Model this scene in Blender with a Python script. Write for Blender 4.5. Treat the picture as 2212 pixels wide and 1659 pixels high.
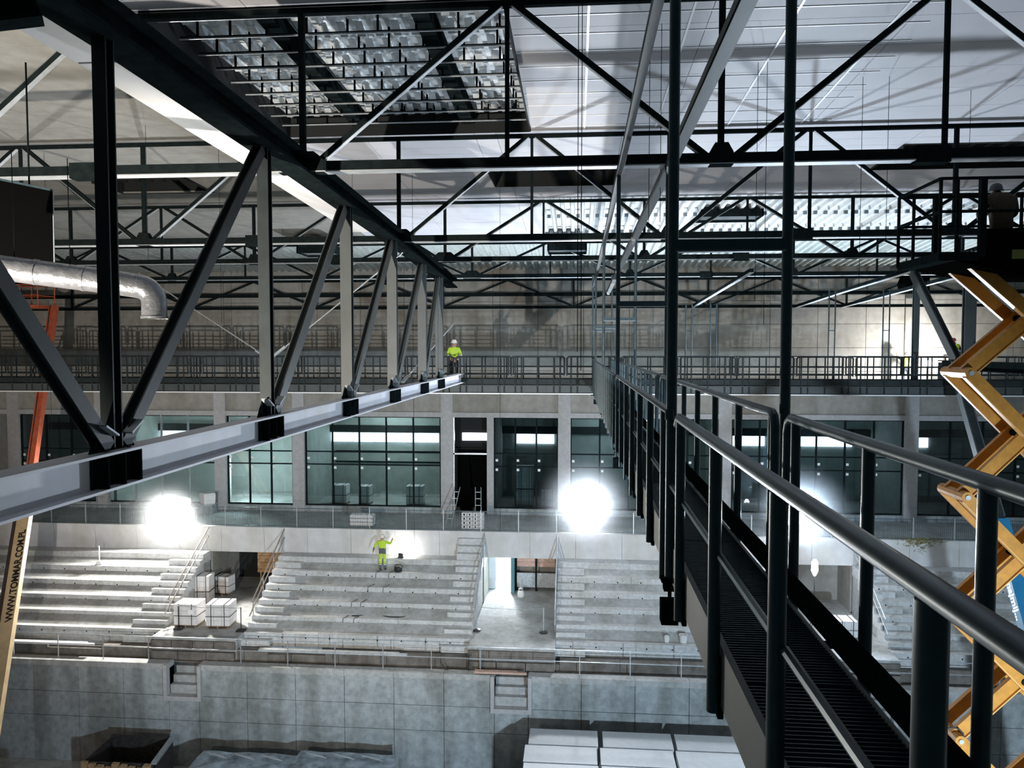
import bpy, bmesh, math, random
from mathutils import Vector, Matrix
random.seed(7)
SC = bpy.context.scene
COL = SC.collection
for o in list(bpy.data.objects): bpy.data.objects.remove(o)

# ---------------------------------------------------------------- camera
F, CX, CY = 1660.0, 1106.0, 829.5            # focal length in pixels of the 2212x1659 frame
YAW, PITCH = math.radians(4.7813), math.radians(2.673)
FWD = Vector((-math.sin(YAW)*math.cos(PITCH), math.cos(YAW)*math.cos(PITCH), -math.sin(PITCH)))
RGT = Vector((math.cos(YAW), math.sin(YAW), 0.0))
UPV = RGT.cross(FWD)
cd = bpy.data.cameras.new('camera'); cam = bpy.data.objects.new('camera', cd); COL.objects.link(cam)
cd.sensor_fit = 'HORIZONTAL'; cd.sensor_width = 36.0; cd.lens = F/2212*36.0
cd.clip_start = 0.05; cd.clip_end = 300
cam.matrix_world = Matrix(((RGT.x, UPV.x, -FWD.x, 0), (RGT.y, UPV.y, -FWD.y, 0), (RGT.z, UPV.z, -FWD.z, 0), (0, 0, 0, 1)))
SC.camera = cam
def at(u, v, d):
    "world point at depth Y=d on the sight line of a photograph pixel"
    D = FWD + RGT*((u-CX)/F) - UPV*((v-CY)/F)
    return D*(d/D.y)

# ---------------------------------------------------------------- world, lights, exposure
W = bpy.data.worlds.new('world'); SC.world = W; W.use_nodes = True
W.node_tree.nodes['Background'].inputs[0].default_value = (0.42, 0.72, 0.80, 1)
W.node_tree.nodes['Background'].inputs[1].default_value = 0.035
SC.view_settings.view_transform = 'Standard'; SC.view_settings.look = 'None'
SC.view_settings.exposure = 0.25; SC.view_settings.gamma = 1.0; SC.view_settings.use_curve_mapping = False
SC.cycles.max_bounces = 6; SC.cycles.diffuse_bounces = 3; SC.cycles.glossy_bounces = 3
SC.cycles.transparent_max_bounces = 12; SC.cycles.sample_clamp_indirect = 8.0

def lamp(name, loc, power, col, radius=0.25, target=None, angle=None, blend=0.5, parent=None):
    ld = bpy.data.lights.new(name, 'SPOT' if target else 'POINT')
    ld.energy = power; ld.color = col; ld.shadow_soft_size = radius
    o = bpy.data.objects.new(name, ld); COL.objects.link(o)
    o.location = Vector(loc)
    if target:
        ld.spot_size = math.radians(angle or 120); ld.spot_blend = blend
        o.rotation_euler = (Vector(target)-Vector(loc)).to_track_quat('-Z', 'Y').to_euler()
    return o
COOL = (0.86, 0.93, 1.0); WARM = (1.0, 0.93, 0.84)
# worklights of the hall that stand outside the picture: one on a mast to the right, one on a lift to the left
lamp('mast_light', (8.0, -5.0, -9.0), 31000, (0.66, 0.84, 1.0), 0.4, (2, 33, -16.5), 80, 0.8)
lamp('lift_light', (-8.5, 2.0, -5.0), 15500, (1.0, 0.90, 0.78), 0.10, (-12, 44.2, 5.0), 80, 0.5)

# ---------------------------------------------------------------- mesh helpers
ORI = {}
class MB:
    def __init__(s): s.v = []; s.f = []
    def add(s, vs, fs):
        n = len(s.v); s.v += [tuple(v) for v in vs]; s.f += [tuple(i+n for i in f) for f in fs]; return s
    def box(s, x0, x1, y0, y1, z0, z1):
        return s.add([(x0,y0,z0),(x1,y0,z0),(x1,y1,z0),(x0,y1,z0),(x0,y0,z1),(x1,y0,z1),(x1,y1,z1),(x0,y1,z1)],
                     [(0,3,2,1),(4,5,6,7),(0,1,5,4),(1,2,6,5),(2,3,7,6),(3,0,4,7)])
    def bar(s, p, q, w, h, up=(0,0,1)):
        p, q = Vector(p), Vector(q); t = (q-p).normalized(); u = Vector(up)
        if abs(t.dot(u)) > 0.98: u = Vector((0,1,0))
        a = t.cross(u).normalized(); b = a.cross(t).normalized()
        a *= w/2; b *= h/2
        return s.add([p-a-b,p+a-b,p+a+b,p-a+b,q-a-b,q+a-b,q+a+b,q-a+b],
                     [(0,3,2,1),(4,5,6,7),(0,1,5,4),(1,2,6,5),(2,3,7,6),(3,0,4,7)])
    def path(s, pts, r, n=8, cap=True):
        pts = [Vector(p) for p in pts]; base = len(s.v); prev = None
        rs = r if isinstance(r, (list, tuple)) else [r]*len(pts)
        for i, p in enumerate(pts):
            t = ((pts[i+1]-p) if i < len(pts)-1 else (p-pts[i-1])).normalized()
            if 0 < i < len(pts)-1: t = (t + (p-pts[i-1]).normalized()).normalized()
            if prev is None:
                u = Vector((0,0,1)) if abs(t.z) < 0.95 else Vector((0,1,0))
                a = t.cross(u).normalized()
            else:
                a = (prev - t*prev.dot(t)).normalized()
            prev = a; b = t.cross(a)
            for k in range(n):
                c = 2*math.pi*k/n
                s.v.append(tuple(p + (a*math.cos(c) + b*math.sin(c))*rs[i]))
        for i in range(len(pts)-1):
            for k in range(n):
                k2 = (k+1) % n; o = base+i*n
                s.f.append((o+k, o+k2, o+n+k2, o+n+k))
        if cap:
            s.f.append(tuple(base+k for k in reversed(range(n))))
            o = base+(len(pts)-1)*n; s.f.append(tuple(o+k for k in range(n)))
        return s
    def tube(s, p, q, r, n=8): return s.path([p, q], r, n)
    def ibeam(s, p, q, w, h, tf, tw, up=(0,0,1)):
        p, q = Vector(p), Vector(q); t = (q-p).normalized(); u = Vector(up)
        if abs(t.dot(u)) > 0.98: u = Vector((1,0,0))
        a = t.cross(u).normalized(); b = a.cross(t).normalized()
        for off, ww, hh in ((b*(h-tf)/2, w, tf), (-b*(h-tf)/2, w, tf), (Vector(), tw, h-2*tf)):
            s.bar(p+off, q+off, ww, hh, b)
        return s
    def prism(s, poly, ext):
        "polygon given as 3D points, pushed along ext"
        n = len(poly); e = Vector(ext); pv = [Vector(p) for p in poly]
        fs = [tuple(reversed(range(n))), tuple(range(n, 2*n))]
        for i in range(n): j = (i+1) % n; fs.append((i, j, n+j, n+i))
        return s.add(pv+[p+e for p in pv], fs)
    def lathe(s, c, prof, n=14, sx=1.0, sy=1.0):
        c = Vector(c); base = len(s.v)
        for r, z in prof:
            for k in range(n):
                a = 2*math.pi*k/n
                s.v.append((c.x+r*sx*math.cos(a), c.y+r*sy*math.sin(a), c.z+z))
        for i in range(len(prof)-1):
            for k in range(n):
                k2 = (k+1) % n; o = base+i*n
                s.f.append((o+k, o+k2, o+n+k2, o+n+k))
        s.f.append(tuple(base+k for k in reversed(range(n))))
        o = base+(len(prof)-1)*n; s.f.append(tuple(o+k for k in range(n)))
        return s
def mesh_of(mb, mat, off=Vector(), smooth=False, name='m'):
    me = bpy.data.meshes.new(name)
    me.from_pydata([tuple(Vector(v)-off) for v in mb.v], [], mb.f); me.update()
    if smooth:
        for p in me.polygons: p.use_smooth = True
        try: me.set_sharp_from_angle(angle=math.radians(40))
        except Exception: pass
    if mat: me.materials.append(mat)
    return me
def obj(name, mb, mat, parent=None, smooth=False, label=None):
    if parent is not None: off = ORI[parent]
    else:
        xs = [v[0] for v in mb.v]; ys = [v[1] for v in mb.v]; zs = [v[2] for v in mb.v]
        off = Vector(((min(xs)+max(xs))/2, (min(ys)+max(ys))/2, min(zs)))
    o = bpy.data.objects.new(name, mesh_of(mb, mat, off, smooth, name)); COL.objects.link(o)
    if parent is not None: o.parent = parent
    else: o.location = off
    ORI[o] = off
    if label: o['label'] = label
    return o
def inst(name, me, parent, loc):
    o = bpy.data.objects.new(name, me); COL.objects.link(o); o.parent = parent
    o.location = Vector(loc)-ORI[parent]; ORI[o] = Vector(loc)
    return o
def thing(name, label, cat, loc, group=None):
    o = bpy.data.objects.new(name, None); COL.objects.link(o); o.location = Vector(loc); o.empty_display_size = 0.2
    o['label'] = label; o['category'] = cat
    if group: o['group'] = group
    ORI[o] = Vector(loc); return o
def tag(o, label, cat, group=None):
    o['label'] = label; o['category'] = cat
    if group: o['group'] = group
    return o
def struct(name, loc=(0,0,0), label=None):
    o = bpy.data.objects.new(name, None); COL.objects.link(o); o.location = Vector(loc); ORI[o] = Vector(loc)
    o['kind'] = 'structure'
    if label: o['label'] = label
    return o
def sobj(name, mb, mat, label=None):
    o = obj(name, mb, mat); o['kind'] = 'structure'
    if label: o['label'] = label
    return o

# ---------------------------------------------------------------- materials
def M(name, col, rough=0.6, metal=0.0, var=0.0, scale=3.0, bump=0.0, stain=0.0, stretch=(1,1,1), emit=0.0, spec=0.5):
    m = bpy.data.materials.new(name); m.use_nodes = True; nt = m.node_tree; b = nt.nodes['Principled BSDF']
    b.inputs['Roughness'].default_value = rough; b.inputs['Metallic'].default_value = metal
    b.inputs['Specular IOR Level'].default_value = spec
    c = (col[0], col[1], col[2], 1); b.inputs['Base Color'].default_value = c
    if emit:
        b.inputs['Emission Color'].default_value = c; b.inputs['Emission Strength'].default_value = emit
    if var or stain or bump:
        g = nt.nodes.new('ShaderNodeNewGeometry'); mp = nt.nodes.new('ShaderNodeMapping')
        mp.inputs['Scale'].default_value = stretch
        nt.links.new(g.outputs['Position'], mp.inputs['Vector'])
        n1 = nt.nodes.new('ShaderNodeTexNoise'); n1.inputs['Scale'].default_value = scale; n1.inputs['Detail'].default_value = 6
        nt.links.new(mp.outputs[0], n1.inputs['Vector'])
        r = nt.nodes.new('ShaderNodeValToRGB'); r.color_ramp.elements[0].position = 0.3; r.color_ramp.elements[1].position = 0.7
        r.color_ramp.elements[0].color = tuple(max(0, x*(1-var)) for x in col)+(1,)
        r.color_ramp.elements[1].color = tuple(min(1, x*(1+var)) for x in col)+(1,)
        nt.links.new(n1.outputs['Fac'], r.inputs['Fac']); last = r.outputs['Color']
        if stain:
            mp2 = nt.nodes.new('ShaderNodeMapping'); mp2.inputs['Scale'].default_value = (0.9, 0.9, 0.16)
            nt.links.new(g.outputs['Position'], mp2.inputs['Vector'])
            n2 = nt.nodes.new('ShaderNodeTexNoise'); n2.inputs['Scale'].default_value = 1.1; n2.inputs['Detail'].default_value = 5
            nt.links.new(mp2.outputs[0], n2.inputs['Vector'])
            r2 = nt.nodes.new('ShaderNodeValToRGB'); r2.color_ramp.elements[0].position = 0.38; r2.color_ramp.elements[1].position = 0.56
            k = 1-stain; r2.color_ramp.elements[0].color = (k, k*0.99, k*0.94, 1); r2.color_ramp.elements[1].color = (1,1,1,1)
            nt.links.new(n2.outputs['Fac'], r2.inputs['Fac'])
            mx = nt.nodes.new('ShaderNodeMixRGB'); mx.blend_type = 'MULTIPLY'; mx.inputs[0].default_value = 1
            nt.links.new(last, mx.inputs[1]); nt.links.new(r2.outputs['Color'], mx.inputs[2]); last = mx.outputs[0]
        nt.links.new(last, b.inputs['Base Color'])
        if bump:
            bp = nt.nodes.new('ShaderNodeBump'); bp.inputs['Strength'].default_value = bump; bp.inputs['Distance'].default_value = 0.02
            nt.links.new(n1.outputs['Fac'], bp.inputs['Height']); nt.links.new(bp.outputs[0], b.inputs['Normal'])
    return m
MT = dict(
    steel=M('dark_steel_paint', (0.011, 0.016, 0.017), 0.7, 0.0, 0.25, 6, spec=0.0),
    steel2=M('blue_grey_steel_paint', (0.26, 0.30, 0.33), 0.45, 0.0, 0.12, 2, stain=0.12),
    steel4=M('charcoal_steel_tone', (0.026, 0.034, 0.036), 0.55, 0.0, 0.2, 3, spec=0.2),
    steel5=M('mid_grey_steel_tone', (0.12, 0.132, 0.135), 0.5, 0.0, 0.1, 2, spec=0.3),
    steel6=M('dim_grey_steel_tone', (0.07, 0.08, 0.08), 0.5, 0.0, 0.1, 2, spec=0.3),
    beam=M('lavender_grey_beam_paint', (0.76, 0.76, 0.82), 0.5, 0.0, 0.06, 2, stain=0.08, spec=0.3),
    steel3=M('grey_steel_tone', (0.08, 0.092, 0.094), 0.5, 0.0, 0.12, 2, spec=0.3),
    rail=M('railing_paint', (0.055, 0.090, 0.108), 0.36, 0.2, 0.15, 14),
    galv=M('galvanised_steel', (0.48, 0.52, 0.55), 0.38, 0.55, 0.18, 9),
    flange=M('pale_lit_steel', (0.38, 0.41, 0.43), 0.5, 0.1, 0.12, 8),  # pale tone stands in for light caught on steel undersides
    deck=M('corrugated_galvanised', (0.72, 0.77, 0.80), 0.3, 0.3, 0.2, 5),
    deckw=M('corrugated_white', (0.56, 0.58, 0.58), 0.5, 0.05, 0.08, 3),
    deckg=M('corrugated_dull', (0.36, 0.40, 0.39), 0.55, 0.1, 0.15, 3),
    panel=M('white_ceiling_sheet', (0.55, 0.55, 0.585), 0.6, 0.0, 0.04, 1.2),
    panelb=M('dimmed_beige_sheet', (0.245, 0.24, 0.22), 0.7, 0.0, 0.14, 2.5),
    tbar=M('white_grid_bar', (0.93, 0.94, 0.95), 0.35, 0.0),
    conc=M('concrete', (0.40, 0.41, 0.41), 0.85, 0, 0.16, 5, 0.25, 0.25),
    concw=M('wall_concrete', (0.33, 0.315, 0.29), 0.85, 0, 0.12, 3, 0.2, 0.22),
    concp=M('pit_concrete', (0.34, 0.37, 0.38), 0.85, 0, 0.2, 4, 0.25, 0.35),
    concs=M('step_concrete', (0.52, 0.53, 0.54), 0.85, 0, 0.16, 6, 0.2, 0.12),
    concd=M('dirty_brown_concrete', (0.17, 0.155, 0.14), 0.9, 0, 0.3, 3, 0.3, 0.3),
    parapet=M('parapet_concrete', (0.58, 0.58, 0.59), 0.8, 0, 0.08, 2, 0.1, 0.10),
    colm=M('column_concrete', (0.42, 0.42, 0.43), 0.8, 0, 0.1, 6, 0.1, 0.08),
    grating=M('black_grating', (0.012, 0.015, 0.017), 0.5, 0.2, 0.3, 20),
    stringer=M('stringer_plate', (0.11, 0.12, 0.115), 0.55, 0.1, 0.12, 3),
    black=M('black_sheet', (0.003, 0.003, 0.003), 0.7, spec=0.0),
    foil=M('aluminium_foil', (0.50, 0.51, 0.54), 0.30, 0.6, 0.15, 9, 1.0),
    orange=M('red_orange_paint', (0.55, 0.12, 0.055), 0.5, 0, 0.18, 5),
    cream=M('cream_paint', (0.62, 0.45, 0.26), 0.55, 0, 0.12, 3, 0, 0.1),
    darkbr=M('dark_brown_steel', (0.05, 0.03, 0.026), 0.6, 0, 0.3, 8),
    yellow=M('amber_paint', (0.50, 0.21, 0.022), 0.42, 0, 0.15, 7),
    amber2=M('amber_lit_edge', (0.75, 0.40, 0.12), 0.35),
    blue=M('blue_paint', (0.025, 0.22, 0.42), 0.45, 0, 0.1, 4),
    ink=M('black_ink', (0.01, 0.01, 0.01), 0.6), white=M('white_ink', (0.85, 0.85, 0.85), 0.6),
    wrap=M('white_block', (0.72, 0.70, 0.70), 0.6, 0, 0.06, 8, 0.2), strap=M('black_strap', (0.02, 0.02, 0.02), 0.5),
    foam=M('white_insulation', (0.44, 0.46, 0.48), 0.7, 0, 0.05, 4, 0.1),
    wood=M('raw_wood', (0.40, 0.25, 0.13), 0.75, 0, 0.35, 7, 0, 0, (1, 1, 6)),
    wood3=M('weathered_wood', (0.27, 0.23, 0.20), 0.8, 0, 0.25, 7),
    wood2=M('pink_brown_board', (0.50, 0.34, 0.28), 0.75, 0, 0.2, 4, 0, 0, (1, 1, 5)),
    skip=M('rusty_skip_steel', (0.035, 0.030, 0.028), 0.7, 0, 0.5, 5),
    sheet=M('plastic_sheet', (0.30, 0.36, 0.41), 0.3, 0, 0.6, 2.2, 0.8),
    skin=M('skin', (0.45, 0.25, 0.18), 0.6), hiv=M('hi_vis_yellow', (0.46, 0.66, 0.035), 0.6, emit=0.0),
    navy=M('navy_cloth', (0.012, 0.016, 0.028), 0.8), grey=M('grey_cloth', (0.10, 0.11, 0.12), 0.8),
    refl=M('reflective_tape', (0.75, 0.76, 0.78), 0.3), brown=M('brown_jacket', (0.060, 0.040, 0.024), 0.8, 0, 0.2, 12),
    helm=M('white_helmet', (0.75, 0.72, 0.65), 0.35), helmr=M('red_helmet', (0.40, 0.03, 0.05), 0.35),
    boot=M('boot_leather', (0.02, 0.018, 0.015), 0.6), pallet=M('pallet_wood', (0.22, 0.15, 0.09), 0.8, 0, 0.3, 9),
    lit=M('lamp_glass', (1.0, 1.0, 1.0), 0.3, emit=60.0), strip=M('lit_window_strip', (0.86, 0.90, 1.0), 0.4, emit=8.0),
    door=M('teal_door', (0.05, 0.17, 0.20), 0.5), white_wall=M('white_plaster', (0.74, 0.76, 0.78), 0.8, 0, 0.04, 3),
    plaster=M('grey_green_plaster', (0.36, 0.385, 0.37), 0.85, 0, 0.12, 2), pot=M('pot_white', (0.7, 0.7, 0.68), 0.5),
    sign=M('dull_yellow_sign', (0.20, 0.21, 0.05), 0.6), moss=M('dry_grass', (0.20, 0.17, 0.05), 0.9, 0, 0.4, 20),
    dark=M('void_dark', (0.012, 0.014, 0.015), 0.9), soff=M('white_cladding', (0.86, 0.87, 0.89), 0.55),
)
def glass_mat():
    m = bpy.data.materials.new('tinted_glass'); m.use_nodes = True; nt = m.node_tree; nt.nodes.clear()
    o = nt.nodes.new('ShaderNodeOutputMaterial'); t = nt.nodes.new('ShaderNodeBsdfTransparent'); g = nt.nodes.new('ShaderNodeBsdfGlossy')
    t.inputs[0].default_value = (0.50, 0.57, 0.58, 1); g.inputs[0].default_value = (0.75, 0.85, 0.9, 1); g.inputs['Roughness'].default_value = 0.03
    mx = nt.nodes.new('ShaderNodeMixShader'); fr = nt.nodes.new('ShaderNodeFresnel'); fr.inputs[0].default_value = 1.5
    nt.links.new(fr.outputs[0], mx.inputs[0]); nt.links.new(t.outputs[0], mx.inputs[1]); nt.links.new(g.outputs[0], mx.inputs[2])
    nt.links.new(mx.outputs[0], o.inputs[0]); return m
MT['glass'] = glass_mat()

# ================================================================ STRUCTURE
FLOOR_Z = -19.2; CONC_Z = -9.69; WALL_Y = 44.2
XL, XR = -36.0, 31.0
RT = [(0, 6.2), (6.2, 6.2), (13.8, 6.08), (21.4, 5.85), (29.0, 5.5), (36.6, 5.0), (44.2, 4.35)]
def roofz(d):
    for (a, za), (b, zb) in zip(RT, RT[1:]):
        if a <= d <= b: return za+(zb-za)*(d-a)/(b-a)
    return RT[-1][1]
TY = [13.8, 21.4, 29.0, 36.6]

# --- floor of the arena pit
sobj('floor', MB().box(XL, XR, -6, 33.4, FLOOR_Z-0.3, FLOOR_Z), MT['conc'], 'dusty concrete floor of the arena pit')

# --- ceiling: white sheets, corrugated deck
ceil = struct('ceiling', (0, 25, 6), 'white sheet and corrugated deck roof underside')
def csheet(x0, x1, y0, y1):
    z0, z1 = roofz(y0)+0.10, roofz(y1)+0.10
    mb = MB().add([(x0,y0,z0),(x1,y0,z0),(x1,y1,z1),(x0,y1,z1),(x0,y0,z0+.05),(x1,y0,z0+.05),(x1,y1,z1+.05),(x0,y1,z1+.05)],
                  [(0,3,2,1),(4,5,6,7),(0,1,5,4),(1,2,6,5),(2,3,7,6),(3,0,4,7)])
    obj('ceiling_sheet', mb, MT['panelb'] if x1 < -8 else MT['panel'], ceil)  # left sheets: beige darkened, the dim side of the ceiling put into the colour
def cut(lo, hi, step, marks=()):
    xs = {lo, hi}; x = lo+step
    while x < hi-0.4: xs.add(x); x += step
    out = sorted(xs)
    for m in marks:
        out = [x for x in out if abs(x-m) > 0.5 or x in (lo, hi)]+[m]
    return sorted(set(out))
HOLES = [(-8.05, -1.3, 13.9, 21.3), (-2.85, 1.25, 25.0, 27.2), (-16.6, -13.2, 25.4, 27.3), (9.4, 16.0, 23.3, 25.9)]
def sheets(x0, x1, y0, y1, ny, marks=(), ymarks=()):
    xs = cut(x0, x1, 3.75, marks); ys = cut(y0, y1, (y1-y0)/ny, ymarks)
    for a, b in zip(xs, xs[1:]):
        for c, d in zip(ys, ys[1:]):
            mx, my = (a+b)/2, (c+d)/2
            if any(h[0] < mx < h[1] and h[2] < my < h[3] for h in HOLES): continue
            csheet(a+0.006, b-0.006, c+0.006, d-0.006)
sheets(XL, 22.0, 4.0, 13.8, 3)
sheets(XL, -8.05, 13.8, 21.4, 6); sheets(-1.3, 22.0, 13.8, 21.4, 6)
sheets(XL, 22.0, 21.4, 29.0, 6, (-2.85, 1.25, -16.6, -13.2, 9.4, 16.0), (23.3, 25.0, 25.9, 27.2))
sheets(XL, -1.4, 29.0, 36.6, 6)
def corrugated(x0, x1, y0, y1, zoff, pitch, h, mat, name='deck_sheet', ysub=1):
    mb = MB(); n = max(1, round((x1-x0)/pitch)); p = (x1-x0)/n
    prof = []
    for i in range(n):
        b = x0+i*p
        prof += [(b, 0), (b+p*0.30, 0), (b+p*0.42, h), (b+p*0.88, h)]
    prof.append((x1, 0))
    ys = [y0+(y1-y0)*k/ysub for k in range(ysub+1)]
    vs = []
    for y in ys: vs += [(x, y, roofz(y)+zoff+z) for x, z in prof]
    m = len(prof); fs = []
    for k in range(ysub):
        for i in range(m-1): fs.append((k*m+i, k*m+i+1, (k+1)*m+i+1, (k+1)*m+i))
    mb.add(vs, fs); return obj(name, mb, mat, ceil)
x = -1.4
while x < 21.5: corrugated(x, min(x+3.9, 22), 29.05, 36.55, 0.12, 0.39, 0.14, MT['deckw']); x += 3.9
x = XL
while x < 21.5: corrugated(x, min(x+3.9, 22), 36.6, 44.2, 0.12, 0.39, 0.14, MT['deckg']); x += 3.9
# open ceiling bay with the bare deck above it
x = -8.05
while x < -1.4: corrugated(x, x+2.25, 13.85, 21.35, 0.62, 0.375, 0.16, MT['deck']); x += 2.25
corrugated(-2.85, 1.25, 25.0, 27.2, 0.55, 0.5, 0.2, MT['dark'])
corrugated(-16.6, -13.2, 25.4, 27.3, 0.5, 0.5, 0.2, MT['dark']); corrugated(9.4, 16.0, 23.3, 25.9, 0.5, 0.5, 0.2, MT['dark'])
def recess(x0, x1, y0, y1, h, mat):
    for a in ((x0-.03, x0, y0, y1), (x1, x1+.03, y0, y1), (x0, x1, y0-.03, y0), (x0, x1, y1, y1+.03)):
        zl, zh = roofz(a[3])+0.10, roofz(a[2])+h
        obj('opening_side', MB().box(a[0], a[1], a[2], a[3], zl-0.02, zh+0.15), mat, ceil)
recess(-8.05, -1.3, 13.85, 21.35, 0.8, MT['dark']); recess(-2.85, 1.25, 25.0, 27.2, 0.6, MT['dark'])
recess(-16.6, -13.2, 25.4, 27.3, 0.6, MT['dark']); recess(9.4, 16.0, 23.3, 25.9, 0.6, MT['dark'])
for x in (-6.05, -3.0):          # deep purlins inside the open bay
    obj('purlin', MB().bar((x, 13.9, roofz(13.9)+0.47), (x, 21.3, roofz(21.3)+0.47), 0.34, 0.32), MT['steel'], ceil)
for y in [14.4+0.78*k for k in range(9)]:
    z = roofz(y)
    obj('cross_rail', MB().bar((-8.0, y, z+0.18), (-1.35, y, z+0.18), 0.022, 0.03), MT['galv'], ceil)
    obj('cross_rail_shade', MB().bar((-8.0, y+0.05, z+0.22), (-1.35, y+0.05, z+0.21), 0.03, 0.05), MT['steel'], ceil)
    mb = MB()
    for k in range(9):
        xx = -7.6+k*0.75+random.uniform(-.1, .1)
        mb.box(xx-.02, xx+.02, y-.02, y+.02, z+0.2, z+0.62)
    hs = obj('hanger_rods', mb, MT['black'], ceil); hs['kind'] = 'stuff'
# hanging flaps under the bare deck (bent sheet strips)
mb = MB()
for k in range(18):
    for j in range(9):
        xx = -7.9+k*0.375; y = 14.0+j*0.8; z = roofz(y)+0.60
        if any(abs(xx-q) < .28 for q in (-6.05, -3.0)): continue
        mb.add([(xx,y,z),(xx+.16,y,z),(xx+.16,y+.34,z-.16),(xx,y+.34,z-.16),(xx,y,z-.012),(xx+.16,y,z-.012),(xx+.16,y+.34,z-.172),(xx,y+.34,z-.172)],
               [(0,1,2,3),(7,6,5,4),(0,4,5,1),(1,5,6,2),(2,6,7,3),(3,7,4,0)])
fl = obj('bent_strips', mb, MT['deck'], ceil); fl['kind'] = 'stuff'
# small clips under the white deck
for y in (31.6, 34.6):
    mb = MB(); x = -1.2
    while x < 21.5:
        z = roofz(y)+0.10; mb.box(x, x+.14, y-.06, y+.06, z-.14, z); x += 0.39
    c = obj('deck_clips', mb, MT['steel2'], ceil); c['kind'] = 'stuff'
# grid bars below the white sheets of the near bay
grid = thing('ceiling_grid', 'thin white bars in a grid under the bright near ceiling sheets', 'ceiling grid', (3, 17.5, 5.9))
for y in [14.55+0.80*k for k in range(9)]:
    obj('grid_bar', MB().bar((-1.25, y, roofz(y)+0.095), (6.6, y, roofz(y)+0.095), 0.035, 0.012), MT['tbar'], grid)
for x in (0.2, 2.1, 4.0, 5.9):
    obj('grid_bar', MB().bar((x, 13.9, roofz(13.9)+0.090), (x, 21.3, roofz(21.3)+0.090), 0.045, 0.012), MT['tbar'], grid)
grid2 = thing('ceiling_grid', 'short white grid bars under the shaded ceiling left of the big black beam', 'ceiling grid', (-8.5, 17.5, 5.9))
for y in [15.2+0.8*k for k in range(7)]:
    obj('grid_bar', MB().bar((-10.6, y, roofz(y)+0.095), (-8.15, y, roofz(y)+0.095), 0.035, 0.012), MT['tbar'], grid2)
obj('grid_bar', MB().bar((-8.9, 14.6, roofz(14.6)+0.09), (-8.9, 20.4, roofz(20.4)+0.09), 0.04, 0.012), MT['tbar'], grid2)

# --- back wall (upper), panelled
wb = struct('wall_back', (0, WALL_Y, 0), 'tall bare concrete back wall behind the far catwalk')
obj('wall_core', MB().box(XL, XR, WALL_Y+0.08, WALL_Y+0.4, -2.9, 5.0), MT['dark'], wb)
pw, ph = 2.6, 1.32
mes = mesh_of(MB().box(0.012, pw-0.012, 0, 0.1, 0.010, ph-0.010), MT['concw'])
z = -2.62
while z < 4.2:
    x = XL
    while x < XR-1: inst('wall_panel', mes, wb, (x, WALL_Y, z)); x += pw
    z += ph
for x in (-28.6, -21.2, -16.4, -7.5, -0.7, 8.3, 18.4):
    obj('pilaster', MB().box(x-.35, x+.35, WALL_Y-0.12, WALL_Y, -2.62, 4.5), MT['concw'], wb)
# --- side walls
sobj('wall_left', MB().box(XL-0.3, XL, 0, WALL_Y+8, FLOOR_Z, 6), MT['concw'], 'dim concrete side wall at the left')
sobj('wall_right', MB().box(XR, XR+0.3, 0, WALL_Y+8, FLOOR_Z, 6), MT['concw'], 'dim concrete side wall at the right')
# --- gallery slab in front of the wall
sobj('floor_gallery', MB().box(XL, XR, 41.2, WALL_Y, -2.45, -2.05), MT['conc'], 'concrete gallery slab along the back wall')

# --- facade below: beam band, columns, glazing, rooms behind
fac = struct('trim_1', (0, WALL_Y, -3), 'concrete beam band and columns of the glazed facade')
bx = [-34.3, -28.7, -21.2, -16.4, -7.5, -0.67, 8.4, 18.55, 28.0]
for a, b in zip([XL]+bx, bx+[XR]):
    obj('beam_panel', MB().box(a+.36, b-.36, WALL_Y+0.02, WALL_Y+0.3, -3.72, -2.64), MT['concw'], fac)
    obj('lintel', MB().box(a+.34, b-.34, WALL_Y-0.10, WALL_Y+0.3, -4.02, -3.73), MT['colm'], fac)
for x in bx:
    obj('column', MB().box(x-.36, x+.36, WALL_Y-0.12, WALL_Y+0.55, CONC_Z, -2.63), MT['colm'], fac)
obj('column', MB().box(-5.16, -4.76, WALL_Y-0.05, WALL_Y+0.35, CONC_Z, -4.02), MT['colm'], fac)
obj('sill_kerb', MB().box(XL, -7.2, WALL_Y-0.06, WALL_Y+0.25, CONC_Z, -9.34), MT['concp'], fac)
obj('sill_kerb', MB().box(-4.76, XR, WALL_Y-0.06, WALL_Y+0.25, CONC_Z, -9.34), MT['concp'], fac)
bays = [(-33.9, -29.1, 3), (-28.3, -21.6, 4), (-20.8, -16.8, 3), (-16.0, -7.9, 5), (-4.74, -1.05, 3), (-0.3, 8.0, 5), (8.8, 18.15, 6), (18.95, 27.6, 5)]
for i, (a, b, n) in enumerate(bays):
    w = struct('window_%d' % (i+1), ((a+b)/2, WALL_Y, -9.3), 'tall tinted glazing between concrete columns')
    xs = [a+(b-a)*k/n for k in range(n+1)]
    for k, x in enumerate(xs):
        obj('mullion', MB().box(x-.045, x+.045, WALL_Y+.06, WALL_Y+.16, -9.34, -4.02), MT['steel2'] if i in (1,) else MT['steel'], w)
    for za in (-9.34, -6.92, -6.16, -4.08):
        obj('transom', MB().box(a, b, WALL_Y+.07, WALL_Y+.15, za, za+0.07), MT['steel'], w)
    for x0, x1 in zip(xs, xs[1:]):
        for z0, z1 in ((-9.27, -6.92), (-6.85, -6.16), (-6.09, -4.08)):
            obj('pane', MB().box(x0+.045, x1-.045, WALL_Y+.10, WALL_Y+.115, z0, z1), MT['glass'], w)
        for zz in (-6.6, -7.15):      # white glazing stickers at the pane corners
            obj('sticker', MB().box(x0+.08, x0+.22, WALL_Y+.085, WALL_Y+.099, zz, zz+.14), MT['white'], w)
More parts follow.
